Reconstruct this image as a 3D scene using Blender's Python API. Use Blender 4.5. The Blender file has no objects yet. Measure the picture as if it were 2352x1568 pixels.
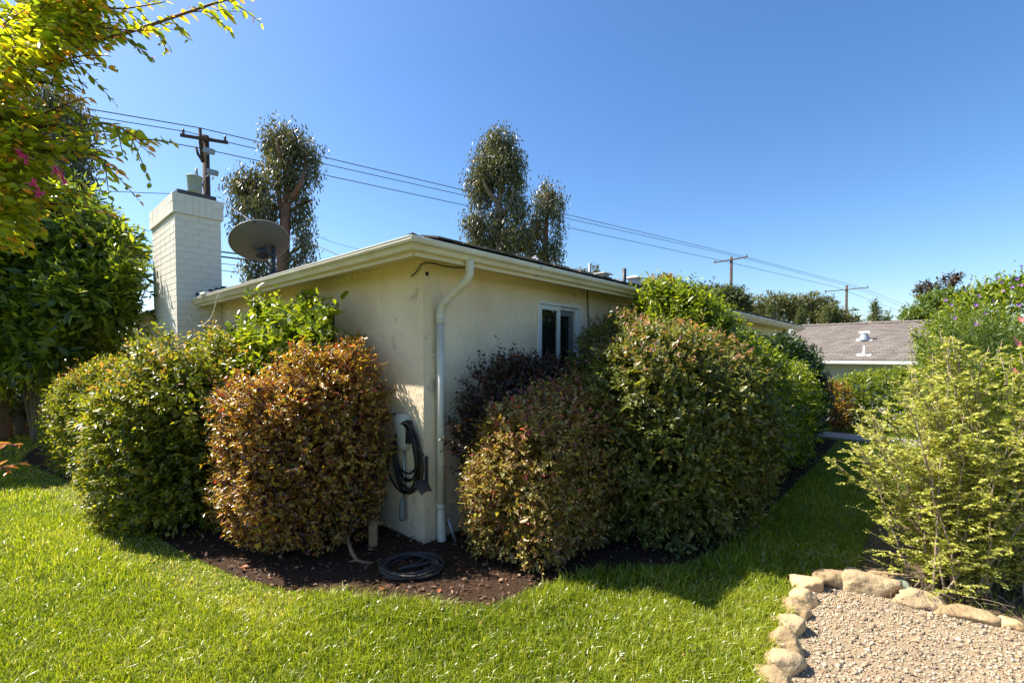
import bpy, math, random
import numpy as np
from mathutils import Vector, Matrix

random.seed(7)
rng = np.random.default_rng(7)
sc = bpy.context.scene
COL = sc.collection
R = math.radians
PI = math.pi

# ------------------------------------------------------------------ camera
FPX = 1048.2            # focal length in units of a 2352 px wide frame
CAMH = 1.62
TH = R(1.8)
PYC = 813 + FPX * math.tan(TH)
cd = bpy.data.cameras.new('camera')
cam = bpy.data.objects.new('camera', cd)
COL.objects.link(cam)
cam.location = (0, 0, CAMH)
cam.rotation_euler = (R(90) - TH, 0, 0)
cd.sensor_width = 36
cd.lens = 36 * FPX / 2352
cd.shift_y = (PYC - 784) / 2352
cd.clip_start = 0.05
cd.clip_end = 3000
sc.camera = cam

# ------------------------------------------------------------------ light
SUN_EL = 50.0
LDX, LDY = .97, -.24                       # horizontal travel of the light
w = bpy.data.worlds.new('World')
sc.world = w
w.use_nodes = True
wn = w.node_tree
sky = wn.nodes.new('ShaderNodeTexSky')
sky.sky_type = 'NISHITA'
sky.sun_disc = False
sky.sun_elevation = R(SUN_EL)
sky.sun_rotation = math.atan2(-LDX, -LDY)
sky.altitude = 50
sky.air_density = 1.0
sky.dust_density = 0.8
sky.ozone_density = 3.5
bg = wn.nodes['Background']
hsv = wn.nodes.new('ShaderNodeHueSaturation')
hsv.inputs['Hue'].default_value = .503
hsv.inputs['Saturation'].default_value = 1.2
hsv.inputs['Value'].default_value = .88
wn.links.new(sky.outputs[0], hsv.inputs['Color'])
wn.links.new(hsv.outputs[0], bg.inputs[0])
bg.inputs[1].default_value = .108
sl = bpy.data.lights.new('sun', 'SUN')
sl.energy = 5.0
sl.angle = R(.53)
sl.color = (1, .93, .82)
sun = bpy.data.objects.new('sun', sl)
COL.objects.link(sun)
_c = math.cos(R(SUN_EL)) / math.hypot(LDX, LDY)
LD = Vector((LDX * _c, LDY * _c, -math.sin(R(SUN_EL))))
sun.rotation_euler = LD.to_track_quat('-Z', 'Y').to_euler()
sun.location = (-20, 8, 30)
sc.view_settings.view_transform = 'Standard'
sc.view_settings.look = 'None'
sc.view_settings.exposure = 1.2
sc.view_settings.gamma = 1
sc.view_settings.use_curve_mapping = False
sc.render.engine = 'CYCLES'
sc.cycles.max_bounces = 8
sc.cycles.transparent_max_bounces = 8
sc.cycles.use_denoising = True

# ------------------------------------------------------------------ geometry helpers
def at(px, py, Y):
    xs = (px - 1176) / FPX
    ys = (PYC - py) / FPX
    c, s = math.cos(TH), math.sin(TH)
    dy = c + ys * s
    dz = ys * c - s
    k = Y / dy
    return Vector((xs * k, Y, CAMH + dz * k))

def gr(px, py, z=0.0):
    xs = (px - 1176) / FPX
    ys = (PYC - py) / FPX
    c, s = math.cos(TH), math.sin(TH)
    dy = c + ys * s
    dz = ys * c - s
    k = (z - CAMH) / dz
    return Vector((xs * k, dy * k, z))

U2 = Vector((.6652, .7467, 0))             # along the right hand wall
V2 = Vector((-.7467, .6652, 0))            # along the left hand wall
C0 = gr(975, 1250)
C0.z = 0
def HP(u, v, z=0.0):
    p = C0 + U2 * u + V2 * v
    return Vector((p.x, p.y, z))

def u_at(px, v):
    """u where the ray column px meets the line at offset v"""
    k = (px - 1176) / FPX
    b = C0 + V2 * v
    return (k * b.y - b.x) / (U2.x - k * U2.y)
def v_at(px, u):
    k = (px - 1176) / FPX
    b = C0 + U2 * u
    return (k * b.y - b.x) / (V2.x - k * V2.y)

def tag(o, label=None, cat=None, group=None, kind=None):
    if label: o['label'] = label
    if cat: o['category'] = cat
    if group: o['group'] = group
    if kind: o['kind'] = kind
    return o

def empty(name, loc, label=None, cat=None, group=None):
    o = bpy.data.objects.new(name, None)
    COL.objects.link(o)
    o.location = loc
    o.empty_display_size = .1
    return tag(o, label, cat, group)

def link(name, me, mat=None, parent=None):
    o = bpy.data.objects.new(name, me)
    COL.objects.link(o)
    if mat is not None and len(me.materials) == 0:
        me.materials.append(mat)
    if parent is not None:
        o.parent = parent
        # world-space coordinates in the mesh: undo the parent's translation
        m = Matrix.Identity(4)
        p = parent
        while p is not None:
            m = p.matrix_basis @ (m if p is parent else Matrix.Identity(4)) if False else m
            p = p.parent
        o.matrix_parent_inverse = world_of(parent).inverted()
    return o

def world_of(o):
    m = o.matrix_basis.copy()
    if o.parent is not None:
        m = world_of(o.parent) @ o.matrix_parent_inverse @ m
    return m

class MB:
    """collects polygons; build() links them as one mesh object"""
    def __init__(s):
        s.v = []; s.f = []; s.sm = []
    def add(s, vs, fs, smooth=False):
        n = len(s.v)
        s.v += [tuple(p) for p in vs]
        s.f += [tuple(i + n for i in f) for f in fs]
        s.sm += [smooth] * len(fs)
        return s
    def box(s, c, ax, ay, az):
        """centre and three half-extent vectors"""
        c, ax, ay, az = Vector(c), Vector(ax), Vector(ay), Vector(az)
        vs = [c + ax * i + ay * j + az * k for k in (-1, 1) for j in (-1, 1) for i in (-1, 1)]
        s.add(vs, [(0, 2, 3, 1), (4, 5, 7, 6), (0, 1, 5, 4), (2, 6, 7, 3), (0, 4, 6, 2), (1, 3, 7, 5)])
        return s
    def hbox(s, u0, u1, v0, v1, z0, z1):
        """box aligned with the house"""
        return s.box(HP((u0 + u1) / 2, (v0 + v1) / 2, (z0 + z1) / 2), U2 * ((u1 - u0) / 2), V2 * ((v1 - v0) / 2), (0, 0, (z1 - z0) / 2))
    def tube(s, pts, r, n=8, cap=True, smooth=True):
        pts = [Vector(p) for p in pts]
        rs = r if isinstance(r, (list, tuple)) else [r] * len(pts)
        ref = None
        vs = []
        for i, p in enumerate(pts):
            d = (pts[min(i + 1, len(pts) - 1)] - pts[max(i - 1, 0)]).normalized()
            if ref is None:
                ref = d.orthogonal().normalized()
            else:
                ref = (ref - d * ref.dot(d))
                ref = ref.normalized() if ref.length > 1e-5 else d.orthogonal().normalized()
            b = d.cross(ref)
            for k in range(n):
                a = 2 * PI * k / n
                vs.append(p + (ref * math.cos(a) + b * math.sin(a)) * rs[i])
        fs = []
        for i in range(len(pts) - 1):
            for k in range(n):
                a, b2 = i * n + k, i * n + (k + 1) % n
                fs.append((a, b2, b2 + n, a + n))
        s.add(vs, fs, smooth)
        if cap:
            m = len(s.v)
            s.f.append(tuple(reversed(range(m - len(vs), m - len(vs) + n)))); s.sm.append(False)
            s.f.append(tuple(range(m - n, m))); s.sm.append(False)
        return s
    def lathe(s, prof, origin=(0, 0, 0), n=16, axis=None, smooth=True):
        """profile of (radius, height)"""
        o = Vector(origin)
        az = Vector(axis).normalized() if axis is not None else Vector((0, 0, 1))
        ax = az.orthogonal().normalized(); ay = az.cross(ax)
        vs = []
        for (r_, h) in prof:
            for k in range(n):
                a = 2 * PI * k / n
                vs.append(o + az * h + (ax * math.cos(a) + ay * math.sin(a)) * r_)
        fs = []
        for i in range(len(prof) - 1):
            for k in range(n):
                a, b = i * n + k, i * n + (k + 1) % n
                fs.append((a, b, b + n, a + n))
        s.add(vs, fs, smooth)
        return s
    def build(s, name, mat, parent=None, bevel=0):
        me = bpy.data.meshes.new(name)
        me.from_pydata(s.v, [], s.f)
        me.polygons.foreach_set('use_smooth', s.sm)
        me.update()
        o = link(name, me, mat, parent)
        if bevel:
            b = o.modifiers.new('bevel', 'BEVEL'); b.width = bevel; b.segments = 2; b.limit_method = 'ANGLE'
        return o

# ------------------------------------------------------------------ materials
def mat(name, color, rough=.6, metal=0, spec=.5, noise=None, bump=None, ramp2=None, coords='Object'):
    """noise=(scale, darker factor, detail), bump=(scale, strength, distance)"""
    m = bpy.data.materials.new(name); m.use_nodes = True
    t = m.node_tree; b = t.nodes['Principled BSDF']
    b.inputs['Base Color'].default_value = (*color, 1)
    b.inputs['Roughness'].default_value = rough
    b.inputs['Metallic'].default_value = metal
    b.inputs['Specular IOR Level'].default_value = spec
    tc = t.nodes.new('ShaderNodeTexCoord')
    if noise:
        n = t.nodes.new('ShaderNodeTexNoise'); n.inputs['Scale'].default_value = noise[0]
        n.inputs['Detail'].default_value = noise[2] if len(noise) > 2 else 6
        n.inputs['Roughness'].default_value = .65
        t.links.new(tc.outputs[coords], n.inputs['Vector'])
        r = t.nodes.new('ShaderNodeValToRGB')
        c2 = ramp2 if ramp2 else tuple(c * noise[1] for c in color)
        r.color_ramp.elements[0].position = .3; r.color_ramp.elements[0].color = (*c2, 1)
        r.color_ramp.elements[1].position = .7; r.color_ramp.elements[1].color = (*color, 1)
        t.links.new(n.outputs['Fac'], r.inputs['Fac'])
        t.links.new(r.outputs['Color'], b.inputs['Base Color'])
    if bump:
        n2 = t.nodes.new('ShaderNodeTexNoise'); n2.inputs['Scale'].default_value = bump[0]
        n2.inputs['Detail'].default_value = 8; n2.inputs['Roughness'].default_value = .6
        t.links.new(tc.outputs[coords], n2.inputs['Vector'])
        bp = t.nodes.new('ShaderNodeBump'); bp.inputs['Strength'].default_value = bump[1]
        bp.inputs['Distance'].default_value = bump[2]
        t.links.new(n2.outputs['Fac'], bp.inputs['Height'])
        t.links.new(bp.outputs['Normal'], b.inputs['Normal'])
    return m

def leafmat(name, cols, trans=.4, rough=.38, tcol=1.5, spec=.5, yellow=1.0):
    """ramp of colours over the per-leaf 'tint' attribute; mixes in light through the leaf"""
    m = bpy.data.materials.new(name); m.use_nodes = True
    t = m.node_tree; b = t.nodes['Principled BSDF']; out = t.nodes['Material Output']
    a = t.nodes.new('ShaderNodeAttribute'); a.attribute_name = 'tint'
    r = t.nodes.new('ShaderNodeValToRGB'); r.color_ramp.interpolation = 'LINEAR'
    cr = r.color_ramp
    while len(cr.elements) < len(cols): cr.elements.new(.5)
    for e, (p, c) in zip(cr.elements, cols):
        e.position = p; e.color = (*c, 1)
    t.links.new(a.outputs['Fac'], r.inputs['Fac'])
    t.links.new(r.outputs['Color'], b.inputs['Base Color'])
    b.inputs['Roughness'].default_value = rough
    b.inputs['Specular IOR Level'].default_value = spec
    tr = t.nodes.new('ShaderNodeBsdfTranslucent')
    mx = t.nodes.new('ShaderNodeMix'); mx.data_type = 'RGBA'; mx.blend_type = 'MULTIPLY'
    mx.inputs['Factor'].default_value = 1
    mx.inputs['B'].default_value = (tcol * yellow, tcol, tcol * .35, 1)
    t.links.new(r.outputs['Color'], mx.inputs['A'])
    t.links.new(mx.outputs['Result'], tr.inputs['Color'])
    ms = t.nodes.new('ShaderNodeMixShader'); ms.inputs[0].default_value = trans
    t.links.new(b.outputs[0], ms.inputs[1]); t.links.new(tr.outputs[0], ms.inputs[2])
    t.links.new(ms.outputs[0], out.inputs['Surface'])
    return m

def N(t, kind, **kw):
    n = t.nodes.new(kind)
    for k, v in kw.items():
        if k in n.inputs: n.inputs[k].default_value = v
        else: setattr(n, k, v)
    return n

M = {}
def stucco_mat():
    m = bpy.data.materials.new('stucco'); m.use_nodes = True
    t = m.node_tree; b = t.nodes['Principled BSDF']; L = t.links.new
    b.inputs['Roughness'].default_value = .9; b.inputs['Specular IOR Level'].default_value = .2
    tc = N(t, 'ShaderNodeTexCoord')
    n1 = N(t, 'ShaderNodeTexNoise', Scale=1.3, Detail=5.0)
    L(tc.outputs['Object'], n1.inputs['Vector'])
    r1 = N(t, 'ShaderNodeValToRGB')
    r1.color_ramp.elements[0].position = .3; r1.color_ramp.elements[0].color = (.68, .53, .36, 1)
    r1.color_ramp.elements[1].position = .7; r1.color_ramp.elements[1].color = (.84, .70, .51, 1)
    L(n1.outputs['Fac'], r1.inputs['Fac'])
    # small grey scuffs
    n2 = N(t, 'ShaderNodeTexNoise', Scale=5.5, Detail=9.0, Roughness=.7)
    L(tc.outputs['Object'], n2.inputs['Vector'])
    r2 = N(t, 'ShaderNodeValToRGB')
    r2.color_ramp.elements[0].position = .59; r2.color_ramp.elements[0].color = (0, 0, 0, 1)
    r2.color_ramp.elements[1].position = .70; r2.color_ramp.elements[1].color = (.75, .75, .75, 1)
    L(n2.outputs['Fac'], r2.inputs['Fac'])
    mx = N(t, 'ShaderNodeMix', data_type='RGBA'); mx.inputs['B'].default_value = (.22, .2, .17, 1)
    L(r2.outputs['Color'], mx.inputs['Factor']); L(r1.outputs['Color'], mx.inputs['A'])
    # soil splashed on the foot of the wall
    sx = N(t, 'ShaderNodeSeparateXYZ'); L(tc.outputs['Object'], sx.inputs[0])
    mr = N(t, 'ShaderNodeMapRange'); mr.inputs['From Min'].default_value = .0; mr.inputs['From Max'].default_value = .4
    mr.inputs['To Min'].default_value = .55; mr.inputs['To Max'].default_value = 0
    L(sx.outputs['Z'], mr.inputs['Value'])
    mm = N(t, 'ShaderNodeMath', operation='MULTIPLY'); L(mr.outputs[0], mm.inputs[0]); L(n1.outputs['Fac'], mm.inputs[1])
    m3 = N(t, 'ShaderNodeMix', data_type='RGBA'); m3.inputs['B'].default_value = (.33, .24, .14, 1)
    L(mm.outputs[0], m3.inputs['Factor']); L(mx.outputs['Result'], m3.inputs['A'])
    L(m3.outputs['Result'], b.inputs['Base Color'])
    # rain streaks running down from the eave
    mp = N(t, 'ShaderNodeMapping'); mp.inputs['Scale'].default_value = (3.2, 3.2, .5); L(tc.outputs['Object'], mp.inputs['Vector'])
    n5 = N(t, 'ShaderNodeTexNoise', Scale=1.3, Detail=9.0, Roughness=.7, Distortion=.6); L(mp.outputs[0], n5.inputs['Vector'])
    r5 = N(t, 'ShaderNodeValToRGB'); r5.color_ramp.elements[0].position = .54; r5.color_ramp.elements[0].color = (0, 0, 0, 1)
    r5.color_ramp.elements[1].position = .8; r5.color_ramp.elements[1].color = (.30, .30, .30, 1); L(n5.outputs['Fac'], r5.inputs['Fac'])
    m5 = N(t, 'ShaderNodeMix', data_type='RGBA'); m5.inputs['B'].default_value = (.40, .32, .20, 1)
    L(r5.outputs['Color'], m5.inputs['Factor']); L(m3.outputs['Result'], m5.inputs['A']); L(m5.outputs['Result'], b.inputs['Base Color'])
    n4 = N(t, 'ShaderNodeTexNoise', Scale=9.0, Detail=8.0, Roughness=.55); L(tc.outputs['Object'], n4.inputs['Vector'])
    bp = N(t, 'ShaderNodeBump', Strength=.7, Distance=.03); L(n4.outputs['Fac'], bp.inputs['Height'])
    L(bp.outputs['Normal'], b.inputs['Normal'])
    return m
M['stucco'] = stucco_mat()
M['stucco_pale'] = mat('stucco_pale', (.66, .66, .62), .9, noise=(1.5, .85), bump=(20, .3, .01))
M['gutter'] = mat('gutter_paint', (.72, .65, .52), .42, noise=(3.2, .72, 8), ramp2=(.56, .48, .33))
M['gutter_lip'] = mat('gutter_lip_paint', (.82, .81, .76), .4, noise=(5, .85))
M['soffit'] = mat('soffit_paint', (.70, .60, .44), .7, noise=(3, .85))
M['pipe'] = mat('pipe_paint', (.66, .61, .52), .42, noise=(4, .8, 8))
M['brick'] = mat('painted_brick', (.74, .69, .59), .75, noise=(2.2, .84, 9), bump=(45, .35, .006))
M['mortar'] = mat('painted_mortar', (.68, .62, .50), .9, noise=(9, .8), bump=(60, .3, .004))
M['flash'] = mat('flashing', (.035, .06, .10), .5, noise=(6, .6))
M['shake'] = mat('weathered_shingle', (.17, .14, .12), .9, noise=(9, .45, 8), bump=(30, .6, .01))
M['shake2'] = mat('weathered_shingle_pale', (.26, .21, .17), .9, noise=(9, .5, 8), bump=(30, .6, .01))
M['shake3'] = mat('weathered_shingle_dark', (.09, .075, .065), .9, noise=(9, .5, 8), bump=(30, .6, .01))
M['comp'] = [mat('composition_shingle_%d' % i, c, .95, noise=(6, .8, 8), bump=(60, .4, .004)) for i, c in enumerate([(.185, .158, .135), (.16, .135, .118), (.21, .18, .153)])]
M['vinyl'] = mat('white_vinyl', (.72, .73, .72), .35, noise=(4, .93))
M['screen'] = mat('grey_screen', (.16, .17, .18), .6)
M['glass'] = mat('dark_glass', (.012, .016, .014), .03, spec=.8)
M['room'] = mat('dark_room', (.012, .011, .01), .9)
M['curtain'] = mat('curtain', (.14, .16, .09), .9)
M['black'] = mat('black_rubber', (.012, .012, .013), .45, noise=(12, .7))
M['hose'] = mat('weathered_hose', (.06, .05, .045), .6, noise=(14, .5), bump=(80, .3, .002))
M['charger'] = mat('charger_shell', (.42, .42, .40), .35, noise=(9, .95))
M['galv'] = mat('galvanised_steel', (.42, .44, .43), .4, metal=.6, noise=(12, .8))
M['galv2'] = mat('dull_galvanised', (.36, .39, .42), .55, metal=.25, noise=(6, .7))
M['white'] = mat('white_cable', (.75, .73, .66), .5)
M['dish'] = mat('dish_paint', (.12, .112, .095), .6, noise=(4, .9))
M['dishrim'] = mat('dish_rim_paint', (.33, .31, .27), .45)
M['bracket'] = mat('dark_bracket', (.035, .037, .042), .5)
M['pole'] = mat('creosote_pole', (.10, .062, .045), .9, noise=(3, .5), bump=(20, .5, .02))
M['insul'] = mat('insulator', (.09, .07, .06), .3)
M['wire'] = mat('power_wire', (.045, .05, .07), .5)
M['xform'] = mat('transformer_paint', (.42, .47, .47), .45, noise=(3, .85))
M['bark'] = mat('grey_brown_bark', (.17, .115, .075), .9, noise=(14, .5), bump=(40, .6, .01))
M['eucbark'] = mat('eucalyptus_bark', (.30, .16, .10), .85, noise=(1.2, .5, 8), ramp2=(.15, .07, .045), bump=(5, .5, .05))
M['eucbark2'] = mat('pale_eucalyptus_bark', (.36, .30, .22), .85, noise=(1.2, .5, 8), ramp2=(.14, .09, .06), bump=(5, .5, .05))
M['twig'] = mat('twig', (.16, .09, .06), .8, noise=(20, .6))
M['twigdry'] = mat('dry_twig', (.32, .24, .17), .85, noise=(20, .6))
M['stump'] = mat('split_post', (.38, .22, .11), .85, noise=(8, .55), bump=(25, .5, .01))
M['cream'] = mat('cream_wood', (.60, .53, .38), .7, noise=(3, .85))
M['fascia'] = mat('brown_fascia', (.20, .085, .04), .6, noise=(4, .7))
M['stonewall'] = mat('tan_stone', (.42, .31, .18), .9, noise=(4, .5), bump=(8, .8, .05))
M['rock'] = mat('sandstone', (.47, .335, .17), .92, noise=(5, .6, 10), ramp2=(.27, .18, .095), bump=(16, .9, .03))
M['rock2'] = mat('pale_sandstone', (.52, .39, .22), .92, noise=(7, .7, 10), ramp2=(.33, .235, .13), bump=(18, .9, .03))
M['rock3'] = mat('ochre_sandstone', (.46, .28, .12), .92, noise=(6, .6, 10), ramp2=(.58, .44, .26), bump=(14, .9, .03))
M['concrete'] = mat('concrete', (.42, .39, .34), .9, noise=(3, .8), bump=(40, .3, .004))
M['lens'] = mat('frosted_lens', (.34, .38, .27), .4)
def ground_mat(name, a, b_, c_, s1, s2, bd):
    m = bpy.data.materials.new(name); m.use_nodes = True
    t = m.node_tree; b = t.nodes['Principled BSDF']; L = t.links.new
    b.inputs['Roughness'].default_value = .95; b.inputs['Specular IOR Level'].default_value = .15
    tc = N(t, 'ShaderNodeTexCoord')
    n1 = N(t, 'ShaderNodeTexNoise', Scale=s1, Detail=4.0); L(tc.outputs['Object'], n1.inputs['Vector'])
    n2 = N(t, 'ShaderNodeTexNoise', Scale=s2, Detail=8.0, Roughness=.7); L(tc.outputs['Object'], n2.inputs['Vector'])
    r = N(t, 'ShaderNodeValToRGB'); r.color_ramp.elements[0].position = .35; r.color_ramp.elements[0].color = (*a, 1)
    r.color_ramp.elements[1].position = .65; r.color_ramp.elements[1].color = (*b_, 1); L(n2.outputs['Fac'], r.inputs['Fac'])
    r2 = N(t, 'ShaderNodeValToRGB'); r2.color_ramp.elements[0].position = .45; r2.color_ramp.elements[1].position = .6
    L(n1.outputs['Fac'], r2.inputs['Fac'])
    mx = N(t, 'ShaderNodeMix', data_type='RGBA'); L(r2.outputs['Color'], mx.inputs['Factor'])
    L(r.outputs['Color'], mx.inputs['A']); mx.inputs['B'].default_value = (*c_, 1)
    mf = N(t, 'ShaderNodeMath', operation='MULTIPLY'); mf.inputs[1].default_value = .5
    L(r2.outputs['Color'], mf.inputs[0]); L(mf.outputs[0], mx.inputs['Factor'])
    L(mx.outputs['Result'], b.inputs['Base Color'])
    bp = N(t, 'ShaderNodeBump', Strength=.8, Distance=bd); L(n2.outputs['Fac'], bp.inputs['Height']); L(bp.outputs['Normal'], b.inputs['Normal'])
    return m
M['lawn'] = ground_mat('turf_soil', (.07, .10, .015), (.13, .17, .025), (.20, .17, .06), 1.2, 40, .01)
M['mulch'] = ground_mat('mulch_soil', (.024, .014, .008), (.080, .045, .026), (.05, .03, .018), 2.5, 60, .02)
M['gravelbase'] = ground_mat('gravel_base', (.21, .15, .095), (.41, .325, .21), (.35, .26, .165), 3.0, 120, .008)
M['dirt'] = ground_mat('bare_dirt', (.10, .065, .04), (.20, .14, .09), (.14, .10, .06), 2.0, 50, .015)

YG = [(0, (.055, .075, .016)), (.35, (.13, .155, .022)), (.72, (.31, .30, .028)), (.88, (.33, .24, .05)), (1, (.36, .16, .06))]
M['l_green'] = leafmat('leaf_yellow_green', YG, .42, .33, 2.0)
M['l_red'] = leafmat('leaf_copper', [(0, (.05, .022, .028)), (.2, (.13, .065, .045)), (.38, (.36, .17, .05)), (.6, (.55, .36, .05)), (.76, (.30, .26, .05)), (.87, (.13, .14, .035)), (1, (.45, .06, .06))], .36, .27, 1.8, spec=.7, yellow=1.05)
M['l_purple'] = leafmat('leaf_dark_purple', [(0, (.035, .014, .024)), (.35, (.075, .03, .035)), (.6, (.07, .055, .025)), (.85, (.055, .065, .025)), (1, (.28, .04, .09))], .3, .4, 1.4)
M['l_pink'] = leafmat('leaf_bronze_pink', [(0, (.10, .06, .03)), (.25, (.24, .13, .045)), (.5, (.40, .31, .06)), (.8, (.30, .30, .10)), (.92, (.42, .16, .14)), (1, (.5, .07, .11))], .36, .36, 1.6)
M['l_olive'] = leafmat('leaf_olive', [(0, (.065, .082, .024)), (.4, (.13, .145, .038)), (.75, (.25, .255, .045)), (.86, (.22, .18, .04)), (.93, (.36, .19, .13)), (1, (.45, .21, .16))], .38, .36, 1.7)
M['l_bright'] = leafmat('leaf_bright_green', [(0, (.045, .075, .014)), (.4, (.13, .18, .02)), (.8, (.31, .34, .026)), (1, (.44, .42, .05))], .42, .30, 2.0)
M['l_dark'] = leafmat('leaf_dark_glossy', [(0, (.012, .030, .010)), (.5, (.028, .060, .014)), (.85, (.07, .12, .02)), (1, (.14, .19, .03))], .3, .28, 1.8)
M['l_euc'] = leafmat('leaf_eucalyptus', [(0, (.055, .06, .028)), (.5, (.13, .13, .06)), (.85, (.23, .21, .10)), (1, (.31, .22, .13))], .3, .36, 1.4)
M['l_far'] = leafmat('leaf_far_olive', [(0, (.05, .06, .02)), (.5, (.12, .13, .04)), (.85, (.20, .19, .06)), (1, (.28, .17, .09))], .3, .5, 1.4)
M['l_fargreen'] = leafmat('leaf_far_green', [(0, (.04, .058, .02)), (.5, (.10, .125, .04)), (1, (.20, .21, .06))], .3, .5, 1.4)
M['l_yellow'] = leafmat('leaf_pale_yellow_green', [(0, (.20, .23, .03)), (.5, (.44, .45, .07)), (.9, (.64, .62, .15)), (1, (.5, .28, .05))], .36, .36, 1.5)
M['l_near'] = leafmat('leaf_overhanging', [(0, (.10, .13, .014)), (.5, (.24, .26, .016)), (.82, (.38, .33, .018)), (.93, (.5, .24, .03)), (1, (.55, .19, .05))], .62, .33, 2.7)
M['l_grass'] = leafmat('grass_blade', [(0, (.09, .13, .012)), (.5, (.245, .305, .02)), (.85, (.42, .43, .05)), (.93, (.48, .43, .17)), (1, (.55, .47, .25))], .40, .28, 1.8, spec=.7)
M['l_needle'] = leafmat('leaf_needle', [(0, (.07, .12, .02)), (.6, (.15, .21, .03)), (1, (.26, .28, .05))], .3, .4, 1.5)
M['l_litter'] = leafmat('fallen_leaf', [(0, (.06, .03, .018)), (.4, (.13, .06, .03)), (.7, (.26, .13, .06)), (.9, (.36, .25, .14)), (1, (.40, .10, .03))], .1, .6, 1.0)
M['p_magenta'] = mat('magenta_petal', (.62, .03, .20), .6)
M['p_red'] = mat('red_petal', (.60, .06, .06), .5)
M['p_coral'] = mat('coral_petal', (.75, .20, .16), .5)
M['p_lilac'] = mat('lilac_petal', (.38, .16, .50), .5)
M['pebbles'] = leafmat('pebble', [(0, (.07, .055, .04)), (.2, (.24, .175, .105)), (.5, (.40, .315, .20)), (.8, (.58, .49, .35)), (.92, (.38, .22, .11)), (1, (.17, .16, .16))], 0, .8, 0)

# ------------------------------------------------------------------ leaf clouds (numpy)
def nrm(a):
    return a / np.maximum(np.linalg.norm(a, axis=-1, keepdims=True), 1e-9)

def np_mesh(name, verts, quads, tint, material, parent=None, kind='stuff', smooth=False):
    me = bpy.data.meshes.new(name)
    nv = len(verts); k = quads.shape[1]; nf = len(quads)
    me.vertices.add(nv); me.vertices.foreach_set('co', verts.astype(np.float32).ravel())
    me.loops.add(nf * k); me.loops.foreach_set('vertex_index', quads.astype(np.int32).ravel())
    me.polygons.add(nf); me.polygons.foreach_set('loop_start', np.arange(0, nf * k, k, dtype=np.int32))
    try: me.polygons.foreach_set('loop_total', np.full(nf, k, dtype=np.int32))
    except Exception: pass
    if smooth: me.polygons.foreach_set('use_smooth', np.ones(nf, dtype=bool))
    at_ = me.attributes.new('tint', 'FLOAT', 'POINT')
    at_.data.foreach_set('value', tint.astype(np.float32))
    me.update(calc_edges=True)
    o = link(name, me, material, parent)
    if kind: o['kind'] = kind
    return o

LEAFCOUNT = [0]
def leaf_arrays(P, D, Nn, L, W, tint, fold=.25, curl=.12, fine=True):
    D = nrm(D); S = nrm(np.cross(D, Nn)); Nn = np.cross(S, D)
    L = L[:, None]; W = W[:, None]
    n = len(P); LEAFCOUNT[0] += n
    if fine:
        v = np.stack([P,
                      P + D * L * .30 + S * W * .46 + Nn * W * fold * .6,
                      P + D * L * .68 + S * W * .40 + Nn * (W * fold * .6 - L * curl * .3),
                      P + D * L - Nn * L * curl,
                      P + D * L * .68 - S * W * .40 + Nn * (W * fold * .6 - L * curl * .3),
                      P + D * L * .30 - S * W * .46 + Nn * W * fold * .6], 1).reshape(-1, 3)
        b = (np.arange(n) * 6)[:, None]
        q = np.concatenate([b + np.array([[0, 1, 2, 3]]), b + np.array([[0, 3, 4, 5]])], 1).reshape(-1, 4)
        return v, q, np.repeat(tint, 6)
    v = np.stack([P, P + D * L * .45 + S * W * .5 + Nn * W * fold, P + D * L, P + D * L * .45 - S * W * .5 + Nn * W * fold], 1).reshape(-1, 3)
    b = (np.arange(n) * 4)[:, None]
    q = np.concatenate([b + np.array([[0, 1, 2]]), b + np.array([[0, 2, 3]])], 1).reshape(-1, 3)
    return v, q, np.repeat(tint, 4)

def leaves(name, P, D, Nn, L, W, tint, material, parent=None, fine=True, fold=.25, curl=.12):
    v, q, t = leaf_arrays(P, D, Nn, L, W, tint, fold, curl, fine)
    return np_mesh(name, v, q, t, material, parent)

def lump(d, seed, amp, freq=5):
    r_ = np.random.default_rng(seed)
    out = np.zeros(len(d))
    for i in range(9):
        k = r_.normal(size=3) * freq * (.5 + r_.random() * 1.3)
        out += np.sin(d @ k + r_.random() * 6.28) / (1 + .15 * i)
    return 1 + amp * out / 3

def rand(n, *s): return rng.normal(size=(n,) + s)

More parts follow.
